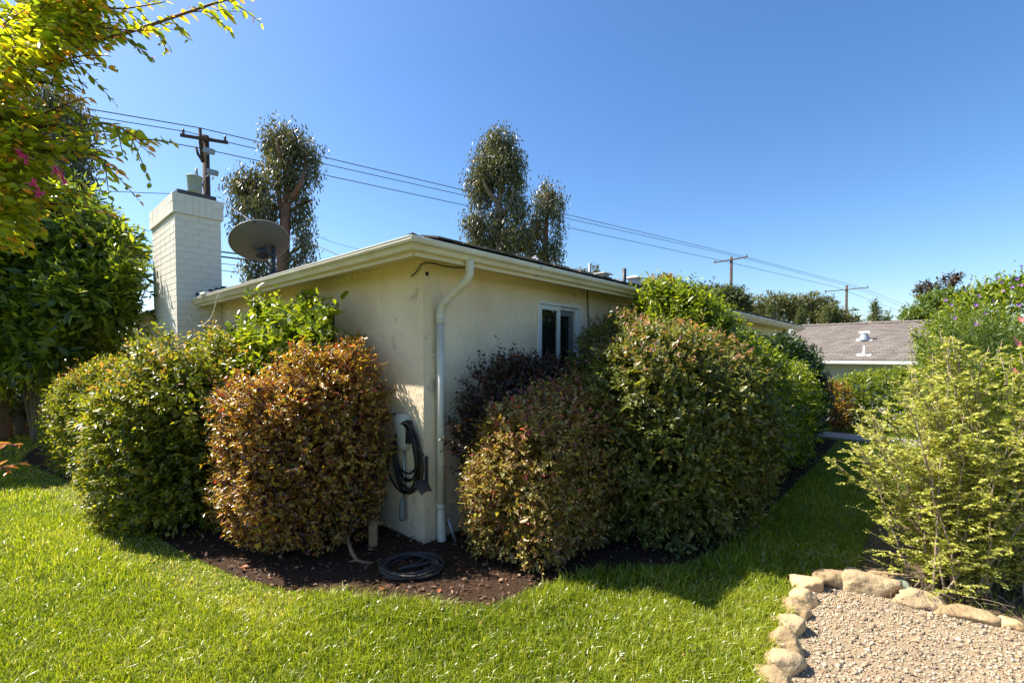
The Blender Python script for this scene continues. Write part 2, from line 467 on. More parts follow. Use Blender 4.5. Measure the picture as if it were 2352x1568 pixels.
def blob_shoots(c, axes, semi, ns, k, slen, lsize, wr, expo=2.4, lumpa=.07, seed=1, updir=.5, depth=.06,
                upn=.75, zmin=.08, tipfrac=.0, tiptop=.25, rnd=.35, tintfn=None, freq=5):
    """shoots with k leaves each on the skin of a rounded-box volume; returns leaf arrays"""
    c = np.array(c); A = np.array([list(a) for a in axes]); semi = np.array(semi, float)
    d = nrm(rand(ns, 3) * semi)                           # more samples along longer axes
    loc = nrm(d / semi * semi.mean())
    r = 1 / (np.abs(loc) ** expo).sum(1) ** (1 / expo)
    r = r * lump(loc, seed, lumpa, freq)
    gl = np.sign(loc) * np.abs(loc) ** (expo - 1) / semi
    nw = nrm(gl) @ A
    base = c + (loc * r[:, None] * semi) @ A
    base = base - nw * rng.exponential(depth, ns)[:, None] - nw * slen * .5
    up = np.array([0, 0, 1.0])
    sd = nrm(nw + up * updir + rand(ns, 3) * rnd)
    sl = slen * rng.uniform(.5, 1.5, ns)
    s1 = nrm(np.cross(sd, nw + up * .7 + rand(ns, 3) * .4))
    fr = (np.arange(k) + .5) / k
    P = base[:, None] + sd[:, None] * (fr[None, :, None] * sl[:, None, None])
    side = np.where(np.arange(k) % 2 == 0, 1.0, -1.0)[None, :, None]
    D = sd[:, None] * .65 + s1[:, None] * side * .8 + rng.normal(size=(ns, k, 3)) * .28
    Nn = nw[:, None] * (1 - upn) + up * upn + rng.normal(size=(ns, k, 3)) * .42
    L = lsize * np.exp(rng.normal(-.08, .28, (ns, k))) * (1.05 - .35 * fr[None, :])
    W = L * wr * rng.uniform(.8, 1.2, (ns, k))
    hz = ((base[:, 2] - c[2]) / semi[2])
    T = np.clip(rng.uniform(-.12, .97, (ns, k)) * .78 + rng.uniform(-.1, .95, ns)[:, None] * .22, 0, .86)
    if tintfn is not None:
        T = tintfn(T, hz, ns, k, fr)
    else:
        isT = (rng.random((ns, k)) < tipfrac) | ((rng.random(ns)[:, None] < tiptop) & (hz[:, None] > .6) & (fr[None] > .6))
        T = np.where(isT, rng.uniform(.88, 1, (ns, k)), T)
    P = P.reshape(-1, 3); keep = P[:, 2] > zmin
    return P[keep], D.reshape(-1, 3)[keep], Nn.reshape(-1, 3)[keep], L.ravel()[keep], W.ravel()[keep], T.ravel()[keep]

def inner_fill(c, axes, semi, n, lsize, wr, zmin=.1, expo=2.4, lo=.45, hi=.9):
    c = np.array(c); A = np.array([list(a) for a in axes]); semi = np.array(semi, float)
    d = nrm(rand(n, 3)); r = 1 / (np.abs(d) ** expo).sum(1) ** (1 / expo) * rng.uniform(lo, hi, n)
    P = c + (d * r[:, None] * semi) @ A
    keep = P[:, 2] > zmin; P = P[keep]; n = len(P)
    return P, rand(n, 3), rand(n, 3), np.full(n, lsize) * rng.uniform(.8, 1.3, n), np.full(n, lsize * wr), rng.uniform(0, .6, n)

def cat(*sets):
    return [np.concatenate([s[i] for s in sets]) for i in range(6)]

AX = (U2, V2, Vector((0, 0, 1)))
XY = (Vector((1, 0, 0)), Vector((0, 1, 0)), Vector((0, 0, 1)))

def stems(name, base, c, semi, axes, n, r0, material, parent, seed=0):
    rr = random.Random(seed)
    mb = MB()
    base = Vector(base); c = Vector(c)
    for i in range(n):
        b = base + Vector((rr.uniform(-.12, .12), rr.uniform(-.12, .12), 0))
        tgt = c + axes[0] * semi[0] * rr.uniform(-.75, .75) + axes[1] * semi[1] * rr.uniform(-.75, .75) + axes[2] * semi[2] * rr.uniform(-.1, .8)
        mid = b.lerp(tgt, .45) + Vector((rr.uniform(-.08, .08), rr.uniform(-.08, .08), -.05))
        b.z = 0
        q = [b.lerp(mid, .5) + Vector((rr.uniform(-.03, .03), rr.uniform(-.03, .03), 0)), mid, mid.lerp(tgt, .5) + Vector((rr.uniform(-.04, .04), rr.uniform(-.04, .04), .03)), tgt]
        mb.tube([b] + q, [r0, r0 * .8, r0 * .6, r0 * .4, r0 * .2], 6)
    return mb.build(name, material, parent)

def bush(name, label, cat_, u, v, semi, z0, z1, material, ns, k, slen, lsize, wr, seed, expo=2.5, fill=0, group=None,
         axes=AX, world=None, low=.40, lobes=(), stem_n=8, stem_r=.014, extra=None, **kw):
    zc = z0 + (z1 - z0) * low
    c = HP(u, v, zc) if world is None else Vector((world[0], world[1], zc))
    sp = kw.pop('sprig', .022); fine = kw.pop('fine', True); coarse = []
    def sprigs(cc, sm, f):
        kk = dict(kw); kk['depth'] = .02; kk['updir'] = kk.get('updir', .5) + .35; kk['rnd'] = .45
        return blob_shoots(cc, axes, sm, max(4, int(ns * sp * f)), k * 2, slen * 2.1, lsize * .85, wr, expo=expo, seed=seed, zmin=z0 + .25, **kk)
    t = empty(name, (c.x, c.y, 0), label, cat_, group)
    s3 = (semi[0], semi[1], z1 - zc)
    a = blob_shoots(c, axes, s3, ns, k, slen, lsize, wr, expo=expo, seed=seed, zmin=z0, **kw)
    parts = [a, sprigs(c, s3, 1)]
    for (lu, lv, su, sv, lz, fr_) in lobes:
        lz0 = z0 + (lz - z0) * low; lc = HP(lu, lv, lz0) if world is None else Vector((lu, lv, lz0))
        parts.append(blob_shoots(lc, axes, (su, sv, lz - lz0), int(ns * fr_), k, slen, lsize, wr, expo=expo, seed=seed + 500 + len(parts), zmin=z0, **kw))
        parts.append(sprigs(lc, (su, sv, lz - lz0), fr_))
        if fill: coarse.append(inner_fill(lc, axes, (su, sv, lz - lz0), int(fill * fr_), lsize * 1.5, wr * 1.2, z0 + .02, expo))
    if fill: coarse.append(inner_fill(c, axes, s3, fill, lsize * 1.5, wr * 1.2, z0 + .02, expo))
    if extra: parts += extra
    A = cat(*parts)
    v, q, tt = leaf_arrays(*A[:5], A[5], fine=fine)
    if coarse:
        B = cat(*coarse); v2, q2, t2 = leaf_arrays(*B[:5], B[5], fine=False)
        if fine:                                      # same polygon size: repeat as quads over the fold
            n2 = len(B[0]); q2 = (np.arange(n2) * 4)[:, None] + np.arange(4)[None]
        v, q, tt = np.concatenate([v, v2]), np.concatenate([q, q2 + len(v)]), np.concatenate([tt, t2])
    np_mesh('foliage', v, q, tt, material, t)
    stems('stem', (c.x, c.y, 0), c, s3, axes, stem_n, stem_r, M['bark'], t, seed)
    return t

def shoot_line(pts, nl, lsize, wr, tip0=.0, tipfrom=.7, nrmup=.7):
    """leaves set alternately along a polyline"""
    pts = np.array([list(p) for p in pts])
    seg = np.linalg.norm(np.diff(pts, axis=0), axis=1); cs = np.r_[0, np.cumsum(seg)]
    s = np.linspace(.05, 1, nl) * cs[-1]
    P = np.stack([np.interp(s, cs, pts[:, i]) for i in range(3)], 1)
    T = nrm(np.stack([np.interp(np.minimum(s + .01, cs[-1]), cs, pts[:, i]) - np.interp(np.maximum(s - .01, 0), cs, pts[:, i]) for i in range(3)], 1))
    up = np.array([0, 0, 1.0])
    S = nrm(np.cross(T, up + rand(nl, 3) * .15))
    side = np.where(np.arange(nl) % 2 == 0, 1.0, -1.0)[:, None]
    D = T * .6 + S * side * .85 + rand(nl, 3) * .22 - up * .15
    Nn = up * nrmup + rand(nl, 3) * .45 + np.array([0, -.35, 0])
    f = s / cs[-1]
    L = lsize * (1.1 - .45 * f) * rng.uniform(.75, 1.2, nl)
    tint = rng.uniform(0, .85, nl)
    tint = np.where((f > tipfrom) & (rng.random(nl) < tip0), rng.uniform(.9, 1, nl), tint)
    return P, D, Nn, L, L * wr * rng.uniform(.85, 1.15, nl), tint

# ------------------------------------------------------------------ the setting
def terrain(x, y):
    q = C0
    u = (x - q.x) * U2.x + (y - q.y) * U2.y
    s = min(max((u - 10.5) / 5.0, 0), 1)
    return -1.0 * s * s * (3 - 2 * s)

def ground():
    xs = [-900, -300, -120, -60, -30] + [-20 + i for i in range(41)] + [24, 30, 40, 60, 120, 300, 900]
    ys = [-200, -60, -20, -8] + [-4 + i for i in range(36)] + [36, 44, 60, 100, 200, 500, 1500]
    vs = [(x, y, terrain(x, y)) for y in ys for x in xs]
    nx = len(xs)
    fs = [(j * nx + i, j * nx + i + 1, (j + 1) * nx + i + 1, (j + 1) * nx + i) for j in range(len(ys) - 1) for i in range(nx - 1)]
    o = MB().add(vs, fs, True).build('ground', M['lawn'])
    tag(o, 'green turf and soil running under the whole garden', kind='structure')
ground()

def sheet(name, poly, z, material, kind='structure', label=None):
    me = bpy.data.meshes.new(name)
    me.from_pydata([(p[0], p[1], z) for p in poly], [], [tuple(range(len(poly)))])
    me.update()
    o = link(name, me, material)
    if o.data.polygons[0].normal.z < 0: o.data.flip_normals()
    return tag(o, label, kind=kind)

def smooth_poly(pts, n=6):
    out = []
    m = len(pts)
    for i in range(m - 1):
        p0, p1, p2, p3 = [Vector(pts[max(0, min(m - 1, j))]).to_2d() for j in (i - 1, i, i + 1, i + 2)]
        for q in range(n):
            t = q / n
            out.append(.5 * ((2 * p1) + (-p0 + p2) * t + (2 * p0 - 5 * p1 + 4 * p2 - p3) * t * t + (-p0 + 3 * p1 - 3 * p2 + p3) * t ** 3))
    out.append(Vector(pts[-1]).to_2d())
    return out

bed_px = [(110, 1085), (180, 1115), (260, 1155), (330, 1212), (400, 1258), (520, 1315), (640, 1352), (800, 1378), (950, 1390), (1090, 1402),
          (1180, 1384), (1250, 1352), (1350, 1318), (1480, 1308), (1580, 1300), (1700, 1232), (1830, 1112), (1925, 1012)]
bed_edge = smooth_poly([gr(*p) for p in bed_px])
bed_poly = bed_edge + [HP(9.2, 0).to_2d(), HP(9.2, 1).to_2d(), HP(1, 1).to_2d(), HP(1, 9.5).to_2d(), HP(-1.8, 9.5).to_2d(), HP(-2.2, 7).to_2d()]
sheet('mulch_bed', bed_poly, .006, M['mulch'], label='dark bark mulch bed curving round the house corner')
gravel_px = [(1735, 1640), (1790, 1500), (1830, 1400), (1862, 1345), (1930, 1330), (2050, 1368), (2180, 1405), (2300, 1440), (2420, 1475), (2600, 1530)]
gravel_edge = smooth_poly([gr(*p) for p in gravel_px])
gravel_poly = gravel_edge + [Vector((5.0, 1.2)), Vector((4.5, .5)), Vector((1.2, .5))]
sheet('gravel_patch', gravel_poly, .008, M['gravelbase'], label='pale pea gravel patch inside the rock edging')
dirt_poly = smooth_poly([gr(*p) for p in [(1975, 1300), (1990, 1240), (2030, 1180), (2120, 1100), (2300, 1040)]]) + [Vector((9, 7)), Vector((9, 3)), gravel_edge[-1], gravel_edge[30], gravel_edge[24]]
sheet('planting_ground', dirt_poly, .004, M['dirt'], label='brown bare soil under the shrubs at the right')
pb = MB(); pb.hbox(8.2, 8.95, -14, -1.3, -.1, .03)
tag(pb.build('path', M['concrete']), 'pale concrete path crossing behind the right lawn', kind='structure')
pl = MB(); pl.add([gr(-500, 990, .006), gr(-60, 1003, .006), gr(40, 996, .006), gr(135, 975, .006), gr(150, 965, .006), gr(-400, 962, .006)], [(0, 1, 2, 3, 4, 5)])
tag(pl.build('side_path', M['dirt']), 'bare earth path at the far left of the lawn', kind='structure')

def inside(x, y, poly):
    px = np.array([p[0] for p in poly]); py = np.array([p[1] for p in poly])
    res = np.zeros(len(x), bool); j = len(px) - 1
    for i in range(len(px)):
        cond = ((py[i] > y) != (py[j] > y)) & (x < (px[j] - px[i]) * (y - py[i]) / (py[j] - py[i] + 1e-12) + px[i])
        res ^= cond; j = i
    return res

def grass():
    sets = []
    def region(x0, x1, y0, y1, n, h, wd):
        x = rng.uniform(x0, x1, n); y = rng.uniform(y0, y1, n)
        pat = np.sin(x * 2.1 + np.sin(y * 1.7) * 1.3) * np.sin(y * 2.6 + 1.1) + .6 * np.sin(x * 7.3 + y * 3.1) * np.sin(y * 8.1 - x * 2)
        k = ~inside(x, y, bed_poly) & ~inside(x, y, gravel_poly) & (np.abs(x) < y * 1.18 + .6)
        k &= ~(inside(x, y, dirt_poly) & (rng.random(n) < .93))
        rel = (x - C0.x) * U2.x + (y - C0.y) * U2.y
        k &= ~((rel > 8.15) & (rel < 9.0) & (x > 3)) & (rel < 11)
        x, y, pat = x[k], y[k], pat[k]; n = len(x)
        # thin spots by the bed edge on the left and near the rocks
        e = np.array([[p[0], p[1]] for p in bed_edge[::3]])
        dm = np.min((x[:, None] - e[None, :, 0]) ** 2 + (y[:, None] - e[None, :, 1]) ** 2, 1) ** .5
        H = h * rng.uniform(.45, 1.2, n) * (1 + .22 * pat)
        longer = (dm < .25) & (x > -1.2)
        H = np.where(longer, H * 1.35, H)
        short = (dm < .35) & (x <= -1.4)
        H = np.where(short, H * .45, H)
        a = rng.uniform(0, 2 * PI, n); lean = np.abs(rng.normal(0, .5, n)) + .12
        dirx = np.cos(a) * lean + .10; diry = np.sin(a) * lean - .08
        b = rng.uniform(0, PI, n); wx = np.cos(b) * wd * .5; wy = np.sin(b) * wd * .5
        z = np.zeros(n)
        B = np.stack([x, y, z], 1); S = np.stack([wx, wy, z], 1)
        Mi = B + np.stack([dirx * H * .35, diry * H * .35, H * .62], 1)
        T = B + np.stack([dirx * H * 1.1, diry * H * 1.1, H * (1 - .35 * np.minimum(lean, 1.2))], 1)
        v = np.stack([B - S, B + S, Mi + S * .8, Mi - S * .8, T], 1)
        t = np.clip(rng.uniform(0, .86, n) * .7 + .13 + .10 * pat, 0, .87)
        dry = rng.random(n) < (.05 + .22 * short + .04 * (pat > .5))
        t = np.where(dry, rng.uniform(.9, 1, n), t)
        sets.append((v, t))
    region(-3.4, 3.4, 1.9, 3.0, 100000, .078, .0056)
    region(-5.2, 5.0, 3.0, 4.5, 90000, .070, .0064)
    region(-9.0, 7.5, 4.5, 7.0, 80000, .065, .0078)
    region(-14, 9.5, 7.0, 12.0, 60000, .06, .010)
    V = np.concatenate([s[0] for s in sets]); T = np.concatenate([s[1] for s in sets]); n = len(V)
    me = bpy.data.meshes.new('grass')
    me.vertices.add(n * 5); me.vertices.foreach_set('co', V.reshape(-1).astype(np.float32))
    b = (np.arange(n) * 5)[:, None]
    li = (b + np.array([[0, 1, 2, 3, 3, 2, 4]])).ravel()
    ls = (np.arange(n)[:, None] * 7 + np.array([[0, 4]])).ravel()
    me.loops.add(n * 7); me.loops.foreach_set('vertex_index', li.astype(np.int32))
    me.polygons.add(n * 2); me.polygons.foreach_set('loop_start', ls.astype(np.int32))
    try: me.polygons.foreach_set('loop_total', np.tile([4, 3], n).astype(np.int32))
    except Exception: pass
    a = me.attributes.new('tint', 'FLOAT', 'POINT'); a.data.foreach_set('value', np.repeat(T, 5).astype(np.float32))
    me.update(calc_edges=True)
    o = link('grass', me, M['l_grass'])
    tag(o, 'short green lawn grass, sunlit in front and shaded at the right', 'grass', kind='stuff')
    print('grass blades', n)
grass()

def litter():
    n = 34000
    x = rng.uniform(-6.5, 5.5, n); y = rng.uniform(2.8, 9, n)
    k = inside(x, y, bed_poly) & (rng.random(n) < 1.2 / (y * .35)); x, y = x[k], y[k]; n = len(x)
    P = np.stack([x, y, rng.uniform(.006, .022, n)], 1)
    D = rand(n, 3) * np.array([1, 1, .25]); Nn = np.array([0, 0, 1.0]) + rand(n, 3) * .35
    L = rng.uniform(.015, .05, n) * np.where(rng.random(n) < .12, 1.4, 1)
    dark = rng.random(n) < .80
    o = leaves('mulch_chips', P, D, Nn, L, L * rng.uniform(.25, .65, n), np.where(dark, rng.uniform(0, .45, n), rng.uniform(.5, 1, n)), M['l_litter'], None, fine=False)
    tag(o, 'shredded bark chips and fallen leaves scattered over the mulch bed', 'mulch')
    n = 1500
    x = rng.uniform(-4, 4, n); y = rng.uniform(2.8, 6, n)
    k = inside(x, y, bed_poly) & (rng.random(n) < .35); x, y = x[k], y[k]; n = len(x)
    P = np.stack([x, y, rng.uniform(.015, .035, n)], 1); L = rng.uniform(.028, .05, n)
    o = leaves('leaf_litter', P, rand(n, 3) * np.array([1, 1, .3]), np.array([0, -.2, 1.0]) + rand(n, 3) * .4, L, L * .5, rng.uniform(.45, 1, n), M['l_litter'])
    tag(o, 'dry tan and orange leaves dropped on the mulch under the bushes', 'leaves')
    n = 420
    x = rng.uniform(-4, 3.5, n); y = rng.uniform(2.2, 5, n)
    k = ~inside(x, y, bed_poly) & ~inside(x, y, gravel_poly) & (rng.random(n) < .35); x, y = x[k], y[k]; n = len(x)
    P = np.stack([x, y, rng.uniform(.03, .06, n)], 1)
    L = rng.uniform(.02, .035, n)
    o = leaves('fallen_leaves', P, rand(n, 3) * np.array([1, 1, .3]), np.array([0, -.2, 1.0]) + rand(n, 3) * .3, L, L * .5, rng.uniform(.6, 1, n), M['l_litter'])
    tag(o, 'a few fallen tan and orange leaves lying on the lawn', 'leaves')
litter()

def pebbles():
    n = 46000
    x = rng.uniform(1.1, 5, n); y = rng.uniform(1.7, 3.6, n)
    k = inside(x, y, gravel_poly) & (x < y * 1.2 + .3); x, y = x[k], y[k]; n = len(x)
    s = .0026 + rng.gamma(2.0, .0017, n)
    s = np.minimum(s, .018)
    Oc = np.array([[1, 0, 0], [0, 1, 0], [-1, 0, 0], [0, -1, 0], [0, 0, 1], [0, 0, -1]], float)
    a = rng.uniform(0, 2 * PI, n); ca, sa = np.cos(a), np.sin(a)
    Rz = np.zeros((n, 3, 3)); Rz[:, 0, 0] = ca; Rz[:, 0, 1] = -sa; Rz[:, 1, 0] = sa; Rz[:, 1, 1] = ca; Rz[:, 2, 2] = 1
    V = Oc[None] * (s[:, None, None] * np.stack([rng.uniform(.8, 1.5, n), rng.uniform(.7, 1.1, n), rng.uniform(.5, .9, n)], 1)[:, None]) * rng.uniform(.75, 1.2, (n, 6, 1))
    V = np.einsum('nij,nkj->nki', Rz, V) + np.stack([x, y, .008 + s * .35], 1)[:, None]
    F = np.array([[0, 1, 4], [1, 2, 4], [2, 3, 4], [3, 0, 4], [1, 0, 5], [2, 1, 5], [3, 2, 5], [0, 3, 5]])
    q = ((np.arange(n) * 6)[:, None, None] + F[None]).reshape(-1, 3)
    o = np_mesh('gravel', V.reshape(-1, 3), q, np.repeat(rng.uniform(0, 1, n) ** .8, 6), M['pebbles'])
    tag(o, 'loose pale tan and white pebbles of the gravel patch', 'gravel')
pebbles()

# ------------------------------------------------------------------ the main house
EZ = 2.455            # gutter lip
OV = .42              # overhang to the gutter lip
SL = .25              # roof slope
ULEN, VLEN = 14.2, 12.0
house = empty('house', HP(0, 0), 'long single-storey cream stucco house with white gutters behind the clipped bushes', 'house')

def wall():
    mb = MB(); z0, z1, th = -.6, 2.44, .18
    # right wall, opening for the window
    u0, u1, wz0, wz1 = WR
    mb.hbox(0, u0, 0, th, z0, z1); mb.hbox(u1, ULEN, 0, th, z0, z1)
    mb.hbox(u0, u1, 0, th, z0, wz0); mb.hbox(u0, u1, 0, th, wz1, z1)
    # left wall with two window openings
    prev = th
    for (v0, v1, a, b) in WL:
        mb.hbox(0, th, prev, v0, z0, z1); mb.hbox(0, th, v0, v1, z0, a); mb.hbox(0, th, v0, v1, b, z1); prev = v1
    mb.hbox(0, th, prev, VLEN, z0, z1)
    mb.hbox(ULEN, ULEN + th, 0, 8, z0, z1)
    w_ = mb.build('wall', M['stucco'], house)
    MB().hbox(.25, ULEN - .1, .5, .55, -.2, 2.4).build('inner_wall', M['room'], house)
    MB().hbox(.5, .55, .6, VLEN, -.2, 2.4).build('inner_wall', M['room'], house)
    return w_
ww0, ww1 = u_at(1238, 0), u_at(1329, 0)
WR = (ww0, ww1, 1.0, 2.17)
def zw(px, py):
    return at(px, py, HP(0, v_at(px, 0)).y).z
WL = [(v_at(775, 0), v_at(706, 0), 1.15, zw(741, 712)), (v_at(570, 0), v_at(522, 0), 1.15, zw(546, 741))]
print('windows', WL)
wall()

def window_r():
    u0, u1, z0, z1 = WR
    m = MB()                                     # outer trim, a few mm proud of the stucco
    t = .035
    m.hbox(u0 - t, u1 + t, -.02, .05, z1, z1 + t); m.hbox(u0 - t, u1 + t, -.02, .05, z0 - t, z0)
    m.hbox(u0 - t, u0, -.02, .05, z0, z1); m.hbox(u1, u1 + t, -.02, .05, z0, z1)
    W = m.build('window', M['vinyl'], house, .004)
    W['label'] = 'white vinyl sliding window with dark panes'
    m = MB(); uc = (u0 + u1) / 2 + .01; b = .055
    m.hbox(u0, uc, .0, .04, z1 - b, z1 - .002); m.hbox(u0, uc, .0, .04, z0 + .002, z0 + b)
    m.hbox(u0 + .002, u0 + b, .0, .04, z0 + b, z1 - b); m.hbox(uc - b, uc, .0, .04, z0 + b, z1 - b)
    m.build('sash', M['vinyl'], W, .004)
    m = MB()
    m.hbox(uc, u1, .045, .08, z1 - .1, z1 - .04); m.hbox(u1 - .11, u1 - .05, .045, .08, z0, z1 - .1)
    m.build('screen_frame', M['screen'], W)
    m = MB(); m.hbox(uc, u1, .02, .1, z1 - .035, z1); m.hbox(u1 - .045, u1, .02, .1, z0, z1 - .035)
    m.build('track', M['vinyl'], W)
    MB().hbox(u0 + b, uc - b, .02, .026, z0 + b, z1 - b).build('pane', M['glass'], W)
    MB().hbox(uc + .005, u1 - .05, .085, .09, z0 + .02, z1 - .05).build('pane', M['glass'], W)
window_r()
def window_l(v0, v1, z0, z1):
    m = MB(); t = .04
    m.hbox(-.02, .05, v0 - t, v1 + t, z1, z1 + t); m.hbox(-.02, .05, v0 - t, v1 + t, z0 - t, z0)
    m.hbox(-.02, .05, v0 - t, v0, z0, z1); m.hbox(-.02, .05, v1, v1 + t, z0, z1)
    W = m.build('window', M['cream'], house, .004)
    W['label'] = 'cream framed window half hidden behind the bushes'
    m = MB(); b = .05; vc = (v0 + v1) / 2
    m.hbox(.0, .05, v0 + .002, v1 - .002, z1 - b, z1 - .002); m.hbox(0, .05, v0 + .002, v1 - .002, z0 + .002, z0 + b)
    m.hbox(0, .05, v0 + .002, v0 + b, z0 + b, z1 - b); m.hbox(0, .05, v1 - b, v1 - .002, z0 + b, z1 - b); m.hbox(0, .05, vc - .02, vc + .02, z0 + b, z1 - b)
    m.build('sash', M['cream'], W)
    MB().hbox(.03, .036, v0 + b, vc - .02, z0 + b, z1 - b).build('pane', M['glass'], W)
    MB().hbox(.03, .036, vc + .02, v1 - b, z0 + b, z1 - b).build('pane', M['glass'], W)
for a in WL: window_l(*a)

def roofpoint(u, v, dz=0):
    """z on the hip roof"""
    return HP(u, v, EZ - .012 + SL * min(u + OV, v + OV) + dz)

def roof():
    W = 4.6
    G = roofpoint(-OV, -OV)
    r = MB()
    z1 = EZ - .012 + SL * W
    A, B = HP(-OV, -OV, EZ - .012), HP(ULEN + .4, -OV, EZ - .012)
    Cc, D = HP(ULEN + .4, -OV + W, z1), HP(-OV + W, -OV + W, z1)
    E, F = HP(-OV + W, VLEN, z1), HP(-OV, VLEN, EZ + .02)
    B2 = HP(ULEN + .4, -OV + 2 * W, EZ + .02); E2 = HP(-OV + 2 * W, VLEN, EZ + .02); H = HP(-OV + 2 * W, -OV + 2 * W, EZ + .02)
    dn = Vector((0, 0, -.03))
    r.add([A, B, Cc, D, E, F, B2, E2, H], [(0, 1, 2, 3), (0, 3, 4, 5), (2, 6, 8, 3), (3, 8, 7, 4), (1, 6, 2), (5, 4, 7)])
    r.add([p + dn for p in (A, B, Cc, D, E, F)], [(3, 2, 1, 0), (5, 4, 3, 0)])
    rf = r.build('roof', M['shake3'], house)
    # soffit and fascia
    s = MB()
    s.hbox(-OV + .1, ULEN + .3, -OV + .1, -.001, 2.415, 2.435); s.hbox(-OV + .1, -.001, 0, VLEN, 2.415, 2.435)
    s.build('soffit', M['soffit'], house)
    f = MB()
    f.hbox(-OV + .095, ULEN + .3, -OV + .08, -OV + .1, 2.34, 2.455); f.hbox(-OV + .08, -OV + .1, -OV + .1, 5.36, 2.34, 2.455)
    f.build('fascia', M['soffit'], house)
    # shingles
    rs = random.Random(3)
    mats = [M['shake'], M['shake2'], M['shake3']]
    protos = []
    for i in range(9):
        wd = rs.uniform(.16, .3); t = rs.uniform(.012, .024); b = rs.uniform(-.006, .006)
        vs = [(-wd / 2, 0, 0), (wd / 2, b, 0), (wd / 2, .22, -.004), (-wd / 2, .22, -.004),
              (-wd / 2, 0, t), (wd / 2, b, t * rs.uniform(.8, 1.1)), (wd / 2, .22, .006), (-wd / 2, .22, .006)]
        me = bpy.data.meshes.new('shingle')
        me.from_pydata(vs, [], [(0, 3, 2, 1), (4, 5, 6, 7), (0, 1, 5, 4), (1, 2, 6, 5), (2, 3, 7, 6), (3, 0, 4, 7)]); me.update()
        me.materials.append(mats[i % 3])
        protos.append((me, wd, vs))
    mi = world_of(rf).inverted()
    cnt = 0; rest = [MB(), MB(), MB()]
    upR = (V2 + Vector((0, 0, SL))).normalized(); upL = (U2 + Vector((0, 0, SL))).normalized()
    jobs = []
    for row in range(9):
        for side in (0, 1):
            t = -OV + row * .14 + .26
            end = ULEN if side == 0 else 5.2
            while t < end:
                i = rs.randrange(9); me, wd, vs = protos[i]
                jobs.append((row, side, t + wd / 2, i)); t += wd + .006
    def rank(j): return j[0] * 1.2 + j[2] * .16 + (1.5 if j[1] else 0)
    jobs.sort(key=rank)
    for (row, side, t, i) in jobs:
        me, wd, vs = protos[i]
        off = -OV + .02 + row * .14 + rs.uniform(-.012, .012)
        if side == 0:
            loc = HP(t, off, EZ + .03 + SL * (off + OV) + .002); X, Y = U2, upR
        else:
            loc = HP(off, t, EZ - .004 + SL * (off + OV) + .002); X, Y = -V2, upL
        Z = X.cross(Y).normalized()
        Z2 = Z
        m4 = Matrix(((X.x, Y.x, Z2.x, loc.x), (X.y, Y.y, Z2.y, loc.y), (X.z, Y.z, Z2.z, loc.z), (0, 0, 0, 1)))
        if cnt < 296:
            o = bpy.data.objects.new('shingle', me); COL.objects.link(o)
            o.parent = rf; o.matrix_parent_inverse = mi; o.matrix_basis = m4; cnt += 1
        else:
            rest[i % 3].add([m4 @ Vector(p) for p in vs], [(0, 3, 2, 1), (4, 5, 6, 7), (0, 1, 5, 4), (1, 2, 6, 5), (2, 3, 7, 6), (3, 0, 4, 7)])
    for k in range(3):
        if rest[k].v:
            o = rest[k].build('shingle_field', mats[k], rf); o['kind'] = 'stuff'
    # hip cap pieces
    hv = (U2 + V2 + Vector((0, 0, SL))).normalized(); X = (U2 - V2).normalized(); Zz = X.cross(hv).normalized()
    for k in range(10):
        p = roofpoint(-OV + .05 + k * .12, -OV + .05 + k * .12, .022)
        mb = MB(); mb.add([p - X * .07 + Zz * -.03, p + Zz * .0, p + X * .07 + Zz * -.03, p + hv * .2 - X * .07 - Zz * .045, p + hv * .2 - Zz * .02, p + hv * .2 + X * .07 - Zz * .045,
                           p - X * .07 + Zz * -.012, p + Zz * .018, p + X * .07 + Zz * -.012, p + hv * .2 - X * .07 - Zz * .03, p + hv * .2 - Zz * .0, p + hv * .2 + X * .07 - Zz * .03],
                          [(0, 1, 7, 6), (1, 2, 8, 7), (6, 7, 10, 9), (7, 8, 11, 10), (0, 6, 9, 3), (2, 5, 11, 8)])
        mb.build('hip_shingle', mats[k % 2], rf)
roof()

